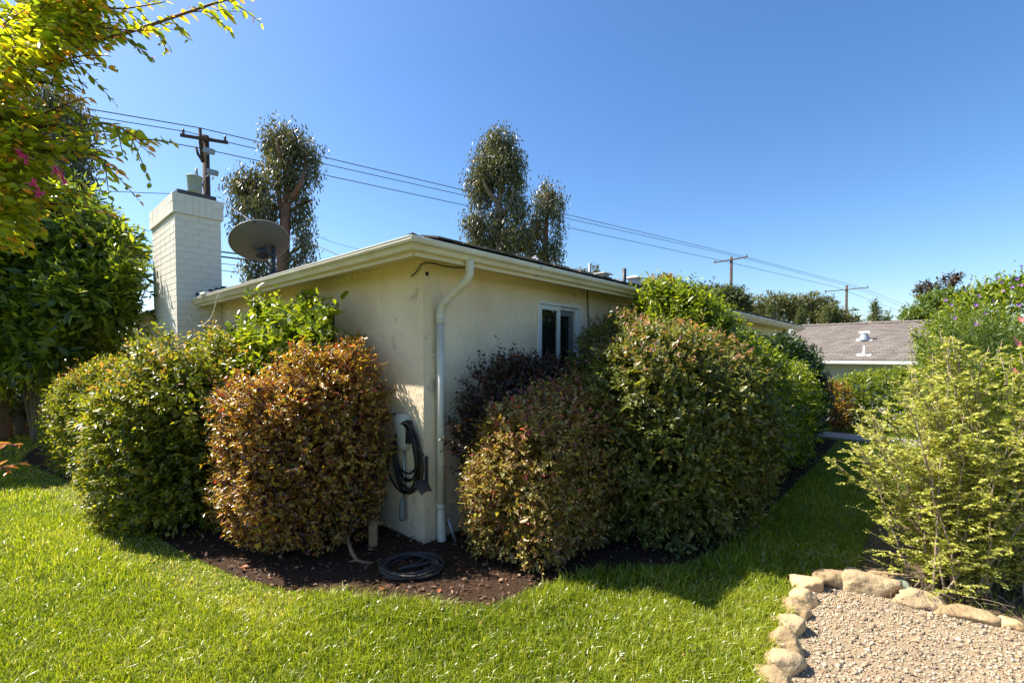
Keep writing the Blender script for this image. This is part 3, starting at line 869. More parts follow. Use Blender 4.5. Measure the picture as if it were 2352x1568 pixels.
def gutter():
    # K-style profile: (outward, z) relative to the back
    prof = [(0, 2.447), (0, 2.372), (.052, 2.372), (.060, 2.378), (.070, 2.40), (.086, 2.422), (.094, 2.436), (.094, 2.455), (.082, 2.455), (.082, 2.438), (.01, 2.40), (.01, 2.447)]
    def run(a0, a1, side):
        m = MB()
        pts = []
        for (o_, z) in prof:
            off = -OV + .094 - o_
            pts.append((off, z))
        n = len(pts); steps = max(2, int((a1 - a0) / .6))
        vs = []
        for s in range(steps + 1):
            for (off, z) in pts:
                t = a0 + (a1 - a0) * s / steps
                if s == 0: t = off if a0 < 0 else a0          # mitred corner
                vs.append(HP(t, off, z) if side == 0 else HP(off, t, z))
        fs = []
        for s in range(steps):
            for k in range(n):
                a, b = s * n + k, s * n + (k + 1) % n
                fs.append((a, b, b + n, a + n) if side == 0 else (a, a + n, b + n, b))
        m.add(vs, fs)
        m.f.append(tuple(range(len(vs) - n, len(vs)))); m.sm.append(False)
        return m
    o = run(-OV, ULEN + .4, 0).build('gutter', M['gutter'], house)
    o['label'] = 'long cream gutter stained with algae along the right eave'
    o = run(-OV, 5.355, 1).build('gutter', M['gutter'], house)
    for gu in (1.05, 4.2, 7.3, 10.4):
        m = MB(); m.add([HP(gu + q, -OV - d_, z) for q in (0, .035) for d_, z in ((-.01, 2.369), (.044, 2.369), (.062, 2.399), (.002 + .09, 2.436))], [(0, 1, 5, 4), (1, 2, 6, 5), (2, 3, 7, 6)]) if False else m.hbox(gu, gu + .03, -OV + .03, -OV + .09, 2.368, 2.371)
        m.hbox(gu, gu + .03, -OV - .0035, -OV + .004, 2.436, 2.456)
        m.build('gutter_joint', M['galv2'], house)
    # bright rolled lips
    m = MB()
    m.hbox(-OV, ULEN + .4, -OV - .004, -OV + .012, 2.4555, 2.463); m.hbox(-OV - .004, -OV + .012, -OV + .013, 5.35, 2.4555, 2.463)
    m.build('gutter_lip', M['gutter_lip'], house)
gutter()

def downspout():
    px_bot = gr(1013, 1256)
    sv = -.055
    su = u_at(1011.5, sv)
    gv = -OV + .05
    gu = u_at(1079, gv)
    top = HP(gu, gv, 2.375); a = HP(gu, gv, 2.30); b = HP(su, sv, 2.02); r0 = .035
    pts = [top, a]
    rad = [r0, r0]
    def bez(p0, p1, p2, n, rip):
        for i in range(n + 1):
            t = i / n
            pts.append(p0.lerp(p1, t).lerp(p1.lerp(p2, t), t)); rad.append(r0 * (1 + (.10 if i % 2 else -.08) * rip))
    A1 = HP(gu, gv, 2.235); L0 = A1.lerp(b, .22)
    bez(a - Vector((0, 0, .01)), A1, L0, 12, 1)
    L1 = A1.lerp(b, .80)
    bez(L1, b, b + Vector((0, 0, -.10)), 12, 1)
    pts.append(HP(su, sv, 1.88)); rad.append(r0)
    o = MB().tube(pts, rad, 18, cap=False).build('downspout_elbow', M['pipe'], house)
    m = MB().tube([HP(su, sv, 1.92), HP(su, sv, 1.88)], r0 + .003, 18)
    m.tube([HP(su, sv, 1.88), HP(su, sv, .32)], r0 - .001, 18)
    m.tube([HP(su, sv, .33), HP(su, sv, .29)], r0 + .003, 18)
    m.tube([HP(su, sv, .29), HP(su, sv - .01, .012)], [r0, r0 + .003], 18, cap=False)
    m.hbox(su - .05, su + .05, -.02, .0, 1.60, 1.62)
    m.build('downspout', M['pipe'], house)
downspout()

def chimney():
    v0 = v_at(514, 0) ; v1 = v0 + 1.5; dep = .60; zt = 4.0
    g = .0045
    core = MB().hbox(-dep + g, -.004, v0 + g, v1 - g, -.3, zt - .01)
    core.hbox(-dep - .03 + g, .022, v0 - .03 + g, v1 + .03 - g, zt - .29, zt - .012)
    ch = core.build('chimney', M['mortar'], house)
    ch['label'] = 'tall white painted brick chimney at the left end'
    mi = world_of(ch).inverted()
    cache = {}
    def brick(u0, u1, va, vb, z0, z1, nm='brick'):
        key = (round(u1 - u0, 3), round(vb - va, 3), round(z1 - z0, 3))
        if key not in cache:
            me = bpy.data.meshes.new('brick')
            hx, hy, hz = [q / 2 for q in key]
            c = .0025
            vs = []
            for sz, k in ((-1, 0), (1, 0)):
                pass
            # chamfered block: 8 corners x 3
            idx = {}
            for sx in (-1, 1):
                for sy in (-1, 1):
                    for sz in (-1, 1):
                        for ax in range(3):
                            p = [sx * (hx - c), sy * (hy - c), sz * (hz - c)]
                            p[ax] = (sx * hx, sy * hy, sz * hz)[ax]
                            idx[(sx, sy, sz, ax)] = len(vs); vs.append(p)
            fs = []
            for ax in range(3):
                for s in (-1, 1):
                    o1, o2 = [q for q in range(3) if q != ax]
                    q = []
                    for a, b in ((-1, -1), (1, -1), (1, 1), (-1, 1)):
                        k = [0, 0, 0]; k[ax] = s; k[o1] = a; k[o2] = b
                        q.append(idx[(*k, ax)])
                    fs.append(q)
            for ax in range(3):                      # edges parallel to ax
                o1, o2 = [q for q in range(3) if q != ax]
                for a in (-1, 1):
                    for b in (-1, 1):
                        k0 = [0, 0, 0]; k0[o1] = a; k0[o2] = b; k1 = list(k0); k0[ax] = -1; k1[ax] = 1
                        fs.append([idx[(*k0, o1)], idx[(*k1, o1)], idx[(*k1, o2)], idx[(*k0, o2)]])
            me.from_pydata(vs, [], fs); me.update(); me.materials.append(M['brick'])
            import bmesh
            bm = bmesh.new(); bm.from_mesh(me); bmesh.ops.recalc_face_normals(bm, faces=bm.faces); bm.to_mesh(me); bm.free()
            cache[key] = me
        o = bpy.data.objects.new('brick', cache[key]); COL.objects.link(o)
        o.parent = ch; o.matrix_parent_inverse = mi
        p = HP((u0 + u1) / 2 + random.uniform(-.0015, .0015), (va + vb) / 2 + random.uniform(-.0015, .0015), (z0 + z1) / 2)
        o.matrix_basis = Matrix(((U2.x, V2.x, 0, p.x), (U2.y, V2.y, 0, p.y), (0, 0, 1, p.z), (0, 0, 0, 1)))
    ztop = zt - .29; ch_h = .0935; j = .007
    BL = .31; bd = .10
    nrow = 27
    for r_ in range(nrow):
        z1 = ztop - r_ * ch_h; z0 = z1 - ch_h + j
        # face towards the camera (depth direction), from the outer corner to the wall
        x = -dep
        segs = []
        first = BL * .42 if r_ % 2 else BL
        while x < .0 - .02:
            e = min(x + (first if x == -dep else BL), 0.0 + .002)
            if 0.0 - e < .03: e = 0.002
            segs.append((x, e - j)); x = e
        for (a, b) in segs:
            brick(a, b, v0, v0 + bd, z0, z1)
        # left face
        y = v0 + bd + j; first = BL - bd - j if r_ % 2 == 0 else BL * .75
        k = 0
        while y < v1 - .02:
            e = min(y + (first if k == 0 else BL), v1 + j)
            if v1 + j - e < .05: e = v1 + j
            brick(-dep, -dep + bd, y, e - j, z0, z1); y = e; k += 1
    # cap: soldier course with flat pairs at the corners
    cz0, cz1 = zt - .285, zt
    x = -dep - .03; cw = .165
    zc = (cz0 + cz1) / 2
    def capface(a, b, face):
        B = lambda p, q, z0, z1: brick(p, q, v0 - .03, v0 + .07, z0, z1) if face == 0 else brick(-dep - .03, -dep + .07, p, q, z0, z1)
        B(a, a + cw - j, zc + j / 2 + .02, cz1); B(a, a + cw - j, cz0, zc + .02 - j / 2)
        y = a + cw
        while y < b - cw - .04:
            B(y, y + .085 - j, cz0, cz1); y += .085
        B(y, b, zc + j / 2 + .02, cz1); B(y, b, cz0, zc + .02 - j / 2)
    capface(-dep - .03, .03, 0); capface(v0 + .07 + j, v1 + .03, 1)
    # top slab, metal cover
    m = MB().hbox(-dep + .08, -.05, v0 + .12, v1 - .12, zt - .01, zt + .03)
    m.hbox(-dep + .06, -.03, v0 + .10, v1 - .10, zt + .032, zt + .10)
    m.build('chimney_cover', M['bracket'], ch)
    # stepped flashing where the roof meets the stack
    f = MB()
    for k in range(5):
        a = -OV + .06 + k * .085
        f.hbox(a, a + .084, v0 - .006, v0 - .002, 2.44 + k * .02, 2.555 + k * .035)
    f.build('flashing', M['flash'], house)
    return v0, v1, dep, zt
CH = chimney()

# little cable box and hanging loop beside the chimney
def cables():
    v0 = CH[0]
    gl = HP(-OV, v0 - .55, 2.46)
    m = MB().hbox(-OV - .02, -OV + .07, v0 - .75, v0 - .52, 2.463, 2.50)
    m.build('cable_box', M['white'], house, .006)
    vA = v_at(500, -OV - .02); vB = v_at(432, -OV)
    a = at(500, 678, HP(-OV, vA).y); b = at(432, 722, HP(-OV - .02, v0 - .05).y); mid = at(463, 748, (a.y + b.y) / 2)
    m2 = at(486, 727, (a.y * .7 + b.y * .3)); m3 = at(440, 736, b.y)
    pts = smooth3([a, m2, mid, at(452, 745, b.y), m3, b])
    o = MB().tube(pts, .0085, 8).build('cable', M['white'], house)
    o['label'] = 'white cable hanging in a loop below the left gutter'
    # black cable sagging below the right eave
    def py(px, py_, v): return at(px, py_, HP(u_at(px, v), v).y)
    run = [py(946, 635, -.02)]
    L = lambda px, py_: at(px, py_, HP(-.02, v_at(px, -.02)).y)
    RR = lambda px, py_: at(px, py_, HP(u_at(px, -.02), -.02).y)
    pts = smooth3([L(944, 635), L(958, 622), L(966, 609), L(975, 605), RR(986, 604), RR(1000, 606), RR(1030, 613), RR(1060, 615), RR(1085, 614), RR(1102, 608)])
    m = MB().tube(pts, .0055, 6)
    m.tube(smooth3([RR(1122, 612), RR(1140, 620), RR(1165, 625), RR(1190, 627)]), .0055, 6)
    m.tube(smooth3([RR(1212, 633), RR(1240, 643), RR(1280, 646), RR(1330, 655), RR(1400, 671), RR(1440, 680)]), .0055, 6)
    m.tube([RR(1349, 660), RR(1351, 720), RR(1354, 770), RR(1356, 900)], .0065, 6)
    o = m.build('cable', M['black'], house); o['label'] = 'black cable sagging along the wall just under the right eave'
    o = MB().tube(smooth3([L(958, 620), L(966, 608)]), .009, 6).build('cable_clip', M['galv2'], house)
    p = RR(984.5, 628)
    q = p - V2 * .0
    p2 = Vector((p.x, p.y, p.z))
    uu = (p2 - C0).dot(U2)
    o = MB().tube([HP(uu, -.003, p.z), HP(uu, .03, p.z)], .018, 18).build('vent_hole', M['room'], house)

def smooth3(pts, n=7):
    out = []; m = len(pts)
    for i in range(m - 1):
        p0, p1, p2, p3 = [Vector(pts[max(0, min(m - 1, j))]) for j in (i - 1, i, i + 1, i + 2)]
        for q in range(n):
            t = q / n
            out.append(.5 * ((2 * p1) + (-p0 + p2) * t + (2 * p0 - 5 * p1 + 4 * p2 - p3) * t * t + (-p0 + 3 * p1 - 3 * p2 + p3) * t ** 3))
    out.append(Vector(pts[-1]))
    return out
cables()

# roof vents
def eyebrow_vent(px, perp, w_, h_, label):
    u = u_at(px, perp - OV); v = perp - OV
    b = roofpoint(u, v)
    wv = w_
    n = 14
    # half-barrel whose mouth faces down the roof to the right
    ax = (U2 * .92 - V2 * .39).normalized()       # mouth direction
    sd = Vector((0, 0, 1)).cross(ax).normalized()
    vs = []; L = w_ * 1.4
    for s, (hh, off) in enumerate(((1.0, 0), (.1, -L))):
        for k in range(n + 1):
            a = PI * k / n
            vs.append(b + sd * math.cos(a) * wv * (1 if s == 0 else .85) + ax * off + Vector((0, 0, math.sin(a) * h_ * hh + (0 if s == 0 else .06) - .04)))
    fs = [(k, k + 1, k + n + 2, k + n + 1) for k in range(n)]
    vent = MB().add(vs, fs, True).build('roof_vent', M['galv2'], house); vent['label'] = label
    mb = MB()
    mb.add([b + sd * math.cos(PI * k / n) * wv * .96 - ax * .03 + Vector((0, 0, math.sin(PI * k / n) * h_ * .96 - .04)) for k in range(n + 1)], [tuple(range(n + 1))])
    mb.build('vent_opening', M['room'], vent)
    mb = MB()
    for k in range(4):
        z = h_ * (.1 + .22 * k) - .02; hw = wv * math.sqrt(max(0, 1 - ((z + .04) / h_) ** 2)) * .95
        mb.box(b + ax * -.01 + Vector((0, 0, z)), sd * hw, ax * .012, (0, 0, .012))
    mb.build('louvre', M['galv2'], vent)
eyebrow_vent(1228, .85, .13, .21, 'half-round galvanised roof vent with louvres nearest the corner')
eyebrow_vent(1416, 1.0, .14, .2, 'second half-round galvanised roof vent farther along')
def pipe_vent(px, perp, h, r_, m_, label):
    u = u_at(px, perp - OV); b = roofpoint(u, perp - OV)
    p = MB().lathe([(r_, 0), (r_, h), (r_ * .8, h), (r_ * .8, h - .05)], b, 12).build('vent_pipe', m_, house); p['label'] = label
    MB().lathe([(r_ * 2.3, -.02), (r_ * 1.8, .02), (r_ * 1.1, .12)], b, 12).build('pipe_flashing', M['galv2'], p)
pipe_vent(1353, .95, .27, .022, M['galv2'], 'thin grey vent pipe on the roof')
pipe_vent(1432, .95, .34, .036, M['bracket'], 'short black vent pipe on the roof')
def cap_vent(px, perp, w_, h, label, pitch):
    u = u_at(px, perp - OV); b = roofpoint(u, perp - OV)
    p = MB().box(b + Vector((0, 0, h / 2 - .05)), U2 * w_, V2 * w_, (0, 0, h / 2 + .03)).build('roof_vent', M['galv2'], house); p['label'] = label
    m = MB(); t = b + Vector((0, 0, h + .0)); e = w_ * 1.6
    c = [t - U2 * e - V2 * e, t + U2 * e - V2 * e, t + U2 * e + V2 * e, t - U2 * e + V2 * e]
    m.add(c + [t + Vector((0, 0, pitch))] + [q - Vector((0, 0, .015)) for q in c], [(0, 1, 4), (1, 2, 4), (2, 3, 4), (3, 0, 4), (0, 5, 6, 1), (1, 6, 7, 2), (2, 7, 8, 3), (3, 8, 5, 0), (8, 7, 6, 5)])
    m.build('vent_cap', M['stucco_pale'], p)
cap_vent(1380, 1.05, .085, .17, 'dented galvanised box vent with a curled metal cap', .03)
cap_vent(1456, 1.1, .085, .25, 'galvanised box vent with a pointed pale cap', .05)

# ------------------------------------------------------------------ satellite dish
def dish():
    base = roofpoint(-OV + .42, v_at(632, -OV + .42), .03)
    t = empty('satellite_dish', base, 'grey oval satellite dish seen from behind on a dark roof mount', 'satellite dish')
    Y = base.y - .05
    c = at(597, 553, Y)
    rimc = [(530, 562), (537, 537), (560, 519), (598, 508), (632, 508), (655, 519), (664, 540), (657, 566), (637, 585), (598, 598), (562, 592), (540, 580)]
    # facing direction (away from the viewer, up and to the left); long axis and short axis of the oval
    f = Vector((-.42, .50, .76)).normalized()
    a = (at(662, 536, Y + .18) - at(531, 566, Y - .18))
    a = (a - f * a.dot(f)).normalized()
    b = f.cross(a).normalized()
    A, B = .345, .31
    rings = 8; n = 40; vs = []
    for i in range(rings + 1):
        r_ = i / rings
        for k in range(n):
            an = 2 * PI * k / n
            vs.append(c + a * math.cos(an) * A * r_ + b * math.sin(an) * B * r_ + f * (.085 * (r_ * r_ - 1)))
    fs = []
    for i in range(rings):
        for k in range(n):
            p, q = i * n + k, i * n + (k + 1) % n
            fs.append((p, q, q + n, p + n))
    o = MB().add(vs, fs, True).build('reflector', M['dish'], t)
    so = o.modifiers.new('thick', 'SOLIDIFY'); so.thickness = .006
    MB().tube([c + a * math.cos(2 * PI * k / n) * A + b * math.sin(2 * PI * k / n) * B for k in range(n + 1)], .006, 6, cap=False).build('rim', M['dishrim'], t)
    # mount
    top = at(628, 585, Y - .0) ; bk = c - f * .12 - Vector((0, 0, .07))
    m = MB().tube([base + Vector((0, 0, -.01)), Vector((base.x, base.y, c.z - .06)), ], .026, 12)
    m.build('mast', M['bracket'], t)
    m = MB()
    hub = c - f * .11 + Vector((.02, -.0, -.09))
    m.tube([hub - f * .035, hub + f * .04], .062, 18)
    m.tube([hub, Vector((base.x, base.y, hub.z))], .03, 10)
    for sa, sb in ((-.07, .07), (.08, .07), (-.08, -.06), (.05, -.06)):
        e = hub + a * sa + b * sb + f * .045
        m.tube([hub + f * .01, e], [.02, .012], 8); m.tube([e - f * .012, e + f * .02], .016, 8)
    m.build('bracket', M['bracket'], t)
    m = MB()
    m.box(base + Vector((0, 0, .0)), U2 * .1, V2 * .12, (0, 0, .008)); m.lathe([(.075, 0), (.07, .05), (.04, .10), (.026, .12)], base, 16)
    m.build('foot', M['bracket'], t)
    m = MB(); e = c + f * .42 - b * .12 - a * .1
    lnb = at(533, 549, Y + .25)
    m.tube([c - b * B * .98 - f * .02, lnb], .012, 6)
    m.build('feed_arm', M['bracket'], t)
    MB().box(lnb, f * .05, a * .02, b * .035).build('feed_horn', M['dish'], t, .006)
dish()

# ------------------------------------------------------------------ charger, hoses, stake
def charger():
    Lp = lambda px, py, off=.0: (lambda v: at(px, py, HP(-off, v).y))(v_at(px, -off))
    vc = v_at(925, -.02)
    zt = Lp(925, 948).z; zb = Lp(925, 1029).z
    t = empty('car_charger', HP(-.01, vc, zb), 'grey wall-mounted car charger with black cable looped round it beside the corner', 'car charger')
    w_ = .088
    # shield shaped shell that curves forward at the top
    vs = []; fs = []
    n = 10; m_ = 8
    for i in range(n + 1):
        s = i / n; z = zb + (zt - zb) * s
        hw = w_ * (.62 + .38 * math.sin(min(1, s * 1.15 + .1) * PI * .62)) * (1 if s < .9 else 1 - (s - .9) * 2.2)
        dpt = .05 + .055 * s - (0 if s < .85 else (s - .85) * .25)
        for k in range(m_ + 1):
            a = PI * k / m_
            vs.append(HP(-.005 - dpt * (math.sin(a) ** .6 if 0 < k < m_ else 0), vc + math.cos(a) * hw, z))
    for i in range(n):
        for k in range(m_):
            a = i * (m_ + 1) + k
            fs.append((a, a + 1, a + m_ + 2, a + m_ + 1))
    mb = MB().add(vs, fs, True)
    mb.f.append(tuple(range(n * (m_ + 1), (n + 1) * (m_ + 1)))); mb.sm.append(False)
    mb.f.append(tuple(reversed(range(m_ + 1)))); mb.sm.append(False)
    mb.build('shell', M['charger'], t)
    mb = MB().hbox(-.05, -.004, vc - w_ - .03, vc - w_ * .75, zb + .06, zt - .05)
    mb.build('holster', M['black'], t, .01)
    # coils
    cc = MB(); rr = random.Random(5)
    c0 = (vc - .03, (zt + zb) / 2 + .0)
    for k in range(7):
        top = zt - .05 - k * .006; bot = Lp(930, 1100 + rr.choice([-12, 0, 8, 18, 28])).z + rr.uniform(0, .03)
        hw = .20 + rr.uniform(-.05, .02); off = .02 + .012 * (k % 4)
        pts = []
        cv = vc - .075 + rr.uniform(-.03, .02)
        for q in range(33):
            a = 2 * PI * q / 32
            z = (top + bot) / 2 + (top - bot) / 2 * math.cos(a)
            pts.append(HP(-off - .02 * (1 + math.cos(a)) * .5, cv + hw * math.sin(a) * (1 - .15 * math.cos(a)), z))
        cc.tube(pts, .0088, 7, cap=False)
    # one loose loop hanging low to the left
    pts = smooth3([Lp(905, 1015, .05), Lp(893, 1050, .05), Lp(893, 1085, .05), Lp(908, 1115, .05), Lp(925, 1131, .06), Lp(936, 1131, .06), Lp(948, 1115, .05), Lp(962, 1080, .05), Lp(972, 1040, .04)])
    cc.tube(pts, .0088, 7)
    cc.build('cable', M['black'], t)
    MB().tube([HP(-.02, vc - .012, zb + .01), HP(-.02, vc - .012, Lp(929, 1140).z)], .011, 10).build('conduit', M['galv'], t)
    zc = Lp(931, 1165).z
    mb = MB(); p = HP(-.05, vc - .02, zc)
    mb.lathe([(.0, -.10), (.022, -.1), (.028, -.07), (.026, .03), (.018, .08), (.012, .10), (0, .10)], p, 14)
    o = mb.build('plug', M['screen'], t)
    # hook / scraper hanging right of the coils
    s = empty('garden_scoop', Lp(978, 1060, .02), 'black hanger with a flared rusty blade on the wall beside the charger', 'hanger')
    v1 = v_at(979, -.02); v2 = v_at(966, -.05)
    MB().hbox(-.02, -.004, v_at(981, -.01), v_at(976, -.01), Lp(978, 1106).z, Lp(978, 1046).z).build('strap', M['bracket'], s)
    mb = MB(); nn = 8
    tl = [Lp(950, 1112, .16), Lp(981, 1102, .07)]; bl = [Lp(968, 1137, .17), Lp(993, 1128, .05)]
    vs = []
    for k in range(nn + 1):
        q = k / nn
        a = tl[0].lerp(tl[1], q) + Vector((0, 0, .02 * math.sin(PI * q))); b = bl[0].lerp(bl[1], q) + Vector((0, 0, .02 * math.sin(PI * q)))
        vs += [a, b]
    mb.add(vs, [(2 * k, 2 * k + 1, 2 * k + 3, 2 * k + 2) for k in range(nn)], True)
    o = mb.build('blade', M['hose'], s); o.modifiers.new('thick', 'SOLIDIFY').thickness = .006
charger()

def hose():
    c = gr(943, 1300, .02); rr = random.Random(9); pts = []
    turns = 6
    for q in range(turns * 28):
        a = 2 * PI * q / 28
        k = q // 28
        R0 = .225 - .024 * ((k * 5) % 4) + .020 * math.sin(a * 1.0 + k * 1.9) + .010 * math.sin(a * 3 + k)
        cx = .0; cy = .0
        pts.append(Vector((c.x + cx + R0 * math.cos(a) * 1.05, c.y + cy + R0 * math.sin(a) * .93, .016 + .013 * (k % 3) + .010 * max(0, math.sin(a * 1.5 + k)))))
    pts.append(pts[-1] + Vector((-.05, .06, 0)))
    pts += smooth3([pts[-1], gr(920, 1306, .04), gr(950, 1296, .05), gr(978, 1281, .04)])
    o = MB().tube(pts, .0105, 8).build('garden_hose', M['hose'])
    tag(o, 'coil of dark weathered garden hose lying on the mulch below the house corner', 'hose')
hose()

def stake():
    p = gr(858, 1252)
    mb = MB(); rr = random.Random(4); n = 9; vs = []
    rad = [.045 * rr.uniform(.75, 1.15) for _ in range(n)]
    for z in (0, .09, .17, .205):
        for k in range(n):
            a = 2 * PI * k / n
            vs.append((p.x + math.cos(a) * rad[k] * (1 if z < .2 else .93), p.y + math.sin(a) * rad[k], z + (0 if z < .17 else .02 * math.sin(a))))
    fs = [(i * n + k, i * n + (k + 1) % n, (i + 1) * n + (k + 1) % n, (i + 1) * n + k) for i in range(3) for k in range(n)] + [tuple(range(3 * n, 4 * n))]
    tag(mb.add(vs, fs).build('wooden_post', M['stump']), 'short split wooden post standing in the mulch beside the copper bush', 'post')
    a = gr(836, 1290, .0)
    pts = smooth3([gr(797, 1230, .13), gr(806, 1262, .09), gr(820, 1285, .04), gr(842, 1291, .015), gr(858, 1293, .01)])
    m = MB().tube(pts, [.016 - .007 * i / len(pts) for i in range(len(pts))], 7)
    m.tube([gr(820, 1285, .04), gr(800, 1290, .01)], [.01, .004], 5)
    tag(m.build('bent_branch', M['stump']), 'bare bent branch curving onto the mulch left of the hose', 'branch')
    m = MB().tube([gr(1047, 1243, .0), gr(1037, 1215, .12), gr(1030, 1190, .2)], .012, 8)
    tag(m.build('grey_pipe', M['galv2']), 'thin grey pipe leaning out of the mulch right of the downspout', 'pipe')
stake()

# ------------------------------------------------------------------ clipped bushes round the house
GB = 'clipped bushes around the house'
bush('shrub', 'rounded green clipped bush farthest left, in front of the chimney foot', 'bush', -1.22, 4.95, (.68, .80), .04, 1.56,
     M['l_green'], 5200, 8, .12, .05, .52, 11, fine=False, expo=2.5, lobes=[(-1.42, 5.35, .58, .60, 1.40, .4)], fill=4500, updir=.35, tipfrac=.03, lumpa=.10, group=GB)
bush('shrub', 'largest left-hand green clipped bush with yellow-green leaves, next to the copper one', 'bush', -1.16, 2.55, (.74, .84), .03, 1.60,
     M['l_green'], 5300, 8, .13, .052, .52, 12, expo=2.6, lobes=[(-.90, 2.2, .80, .74, 1.74, .45), (-.6, 2.45, .5, .65, 1.90, .3)], fill=6000, updir=.35, tipfrac=.02, lumpa=.16, freq=3.5, group=GB)
bush('shrub', 'copper and orange leaved clipped bush left of the wall charger', 'bush', -.72, .97, (.52, .54), .07, 1.42,
     M['l_red'], 4600, 8, .09, .037, .55, 13, expo=3.0, low=.44, lobes=[(-.52, .70, .45, .46, 1.62, .55), (-.38, .70, .34, .38, 1.68, .25)], fill=4500, updir=.3, sprig=.035, tipfrac=.07, lumpa=.17, freq=4, depth=.05, group=GB)
bush('shrub', 'loose shrub with larger glossy green leaves behind the copper bush', 'bush', -.42, 1.72, (.38, .86), .5, 2.04,
     M['l_bright'], 1150, 9, .22, .085, .52, 14, fill=1250, updir=.8, lumpa=.22, tiptop=0, group=None)
bush('shrub', 'dark purple leaved bush against the wall between downspout and window', 'bush', .92, -.34, (.74, .30), .3, 1.60,
     M['l_purple'], 2200, 8, .13, .040, .52, 15, expo=3, fill=2500, updir=.7, lumpa=.13, tipfrac=.02, group=GB)
bush('shrub', 'bronze and pink tipped bush right of the downspout', 'bush', .62, -.78, (.62, .50), .06, 1.24,
     M['l_pink'], 4200, 8, .12, .040, .52, 16, expo=3.2, lobes=[(1.05, -.72, .48, .46, 1.40, .5)], fill=4000, updir=.35, lumpa=.18, freq=4, sprig=.04, tipfrac=.04, tiptop=.3, group=GB)
bush('shrub', 'big olive green bush with pinkish new growth on top, in front of the window', 'bush', 1.95, -1.20, (1.0, .96), .03, 1.86,
     M['l_olive'], 7600, 8, .13, .051, .54, 17, expo=2.6, lobes=[(2.2, -.9, .9, .7, 2.02, .35)], fill=7000, updir=.3, lumpa=.14, freq=4, sprig=.03, tipfrac=.01, tiptop=.32, group=GB)
bush('shrub', 'tall bright green leafy bush rising to the eave behind the olive one', 'bush', 3.1, -.9, (.68, .85), .05, 2.38,
     M['l_bright'], 4000, 8, .18, .08, .42, 18, fine=False, expo=2.3, lobes=[(3.9, -1.1, .9, .85, 1.88, .8)], fill=4500, updir=.35, lumpa=.10, tiptop=0, group=GB)
bush('shrub', 'bright green leafy bush sloping down the row, third from the far end', 'bush', 5.5, -1.15, (1.35, .86), .05, 1.55,
     M['l_bright'], 3000, 8, .18, .08, .42, 19, fine=False, expo=2.5, fill=3000, updir=.35, lumpa=.10, tiptop=0, group=GB)
bush('shrub', 'dark glossy green bush at the far end of the row by the path', 'bush', 7.3, -.95, (1.1, 1.0), .05, 1.98,
     M['l_dark'], 3000, 8, .18, .08, .5, 20, fine=False, expo=2.4, fill=3000, updir=.3, lumpa=.10, tiptop=0, group=GB)

# free shoots that stick out of the bushes
def free_shoots(name, label, specs, material, lsize, wr, tip=.8):
    t = empty(name, specs[0][0], label, 'shoots')
    return t

print('leaves so far', LEAFCOUNT[0])

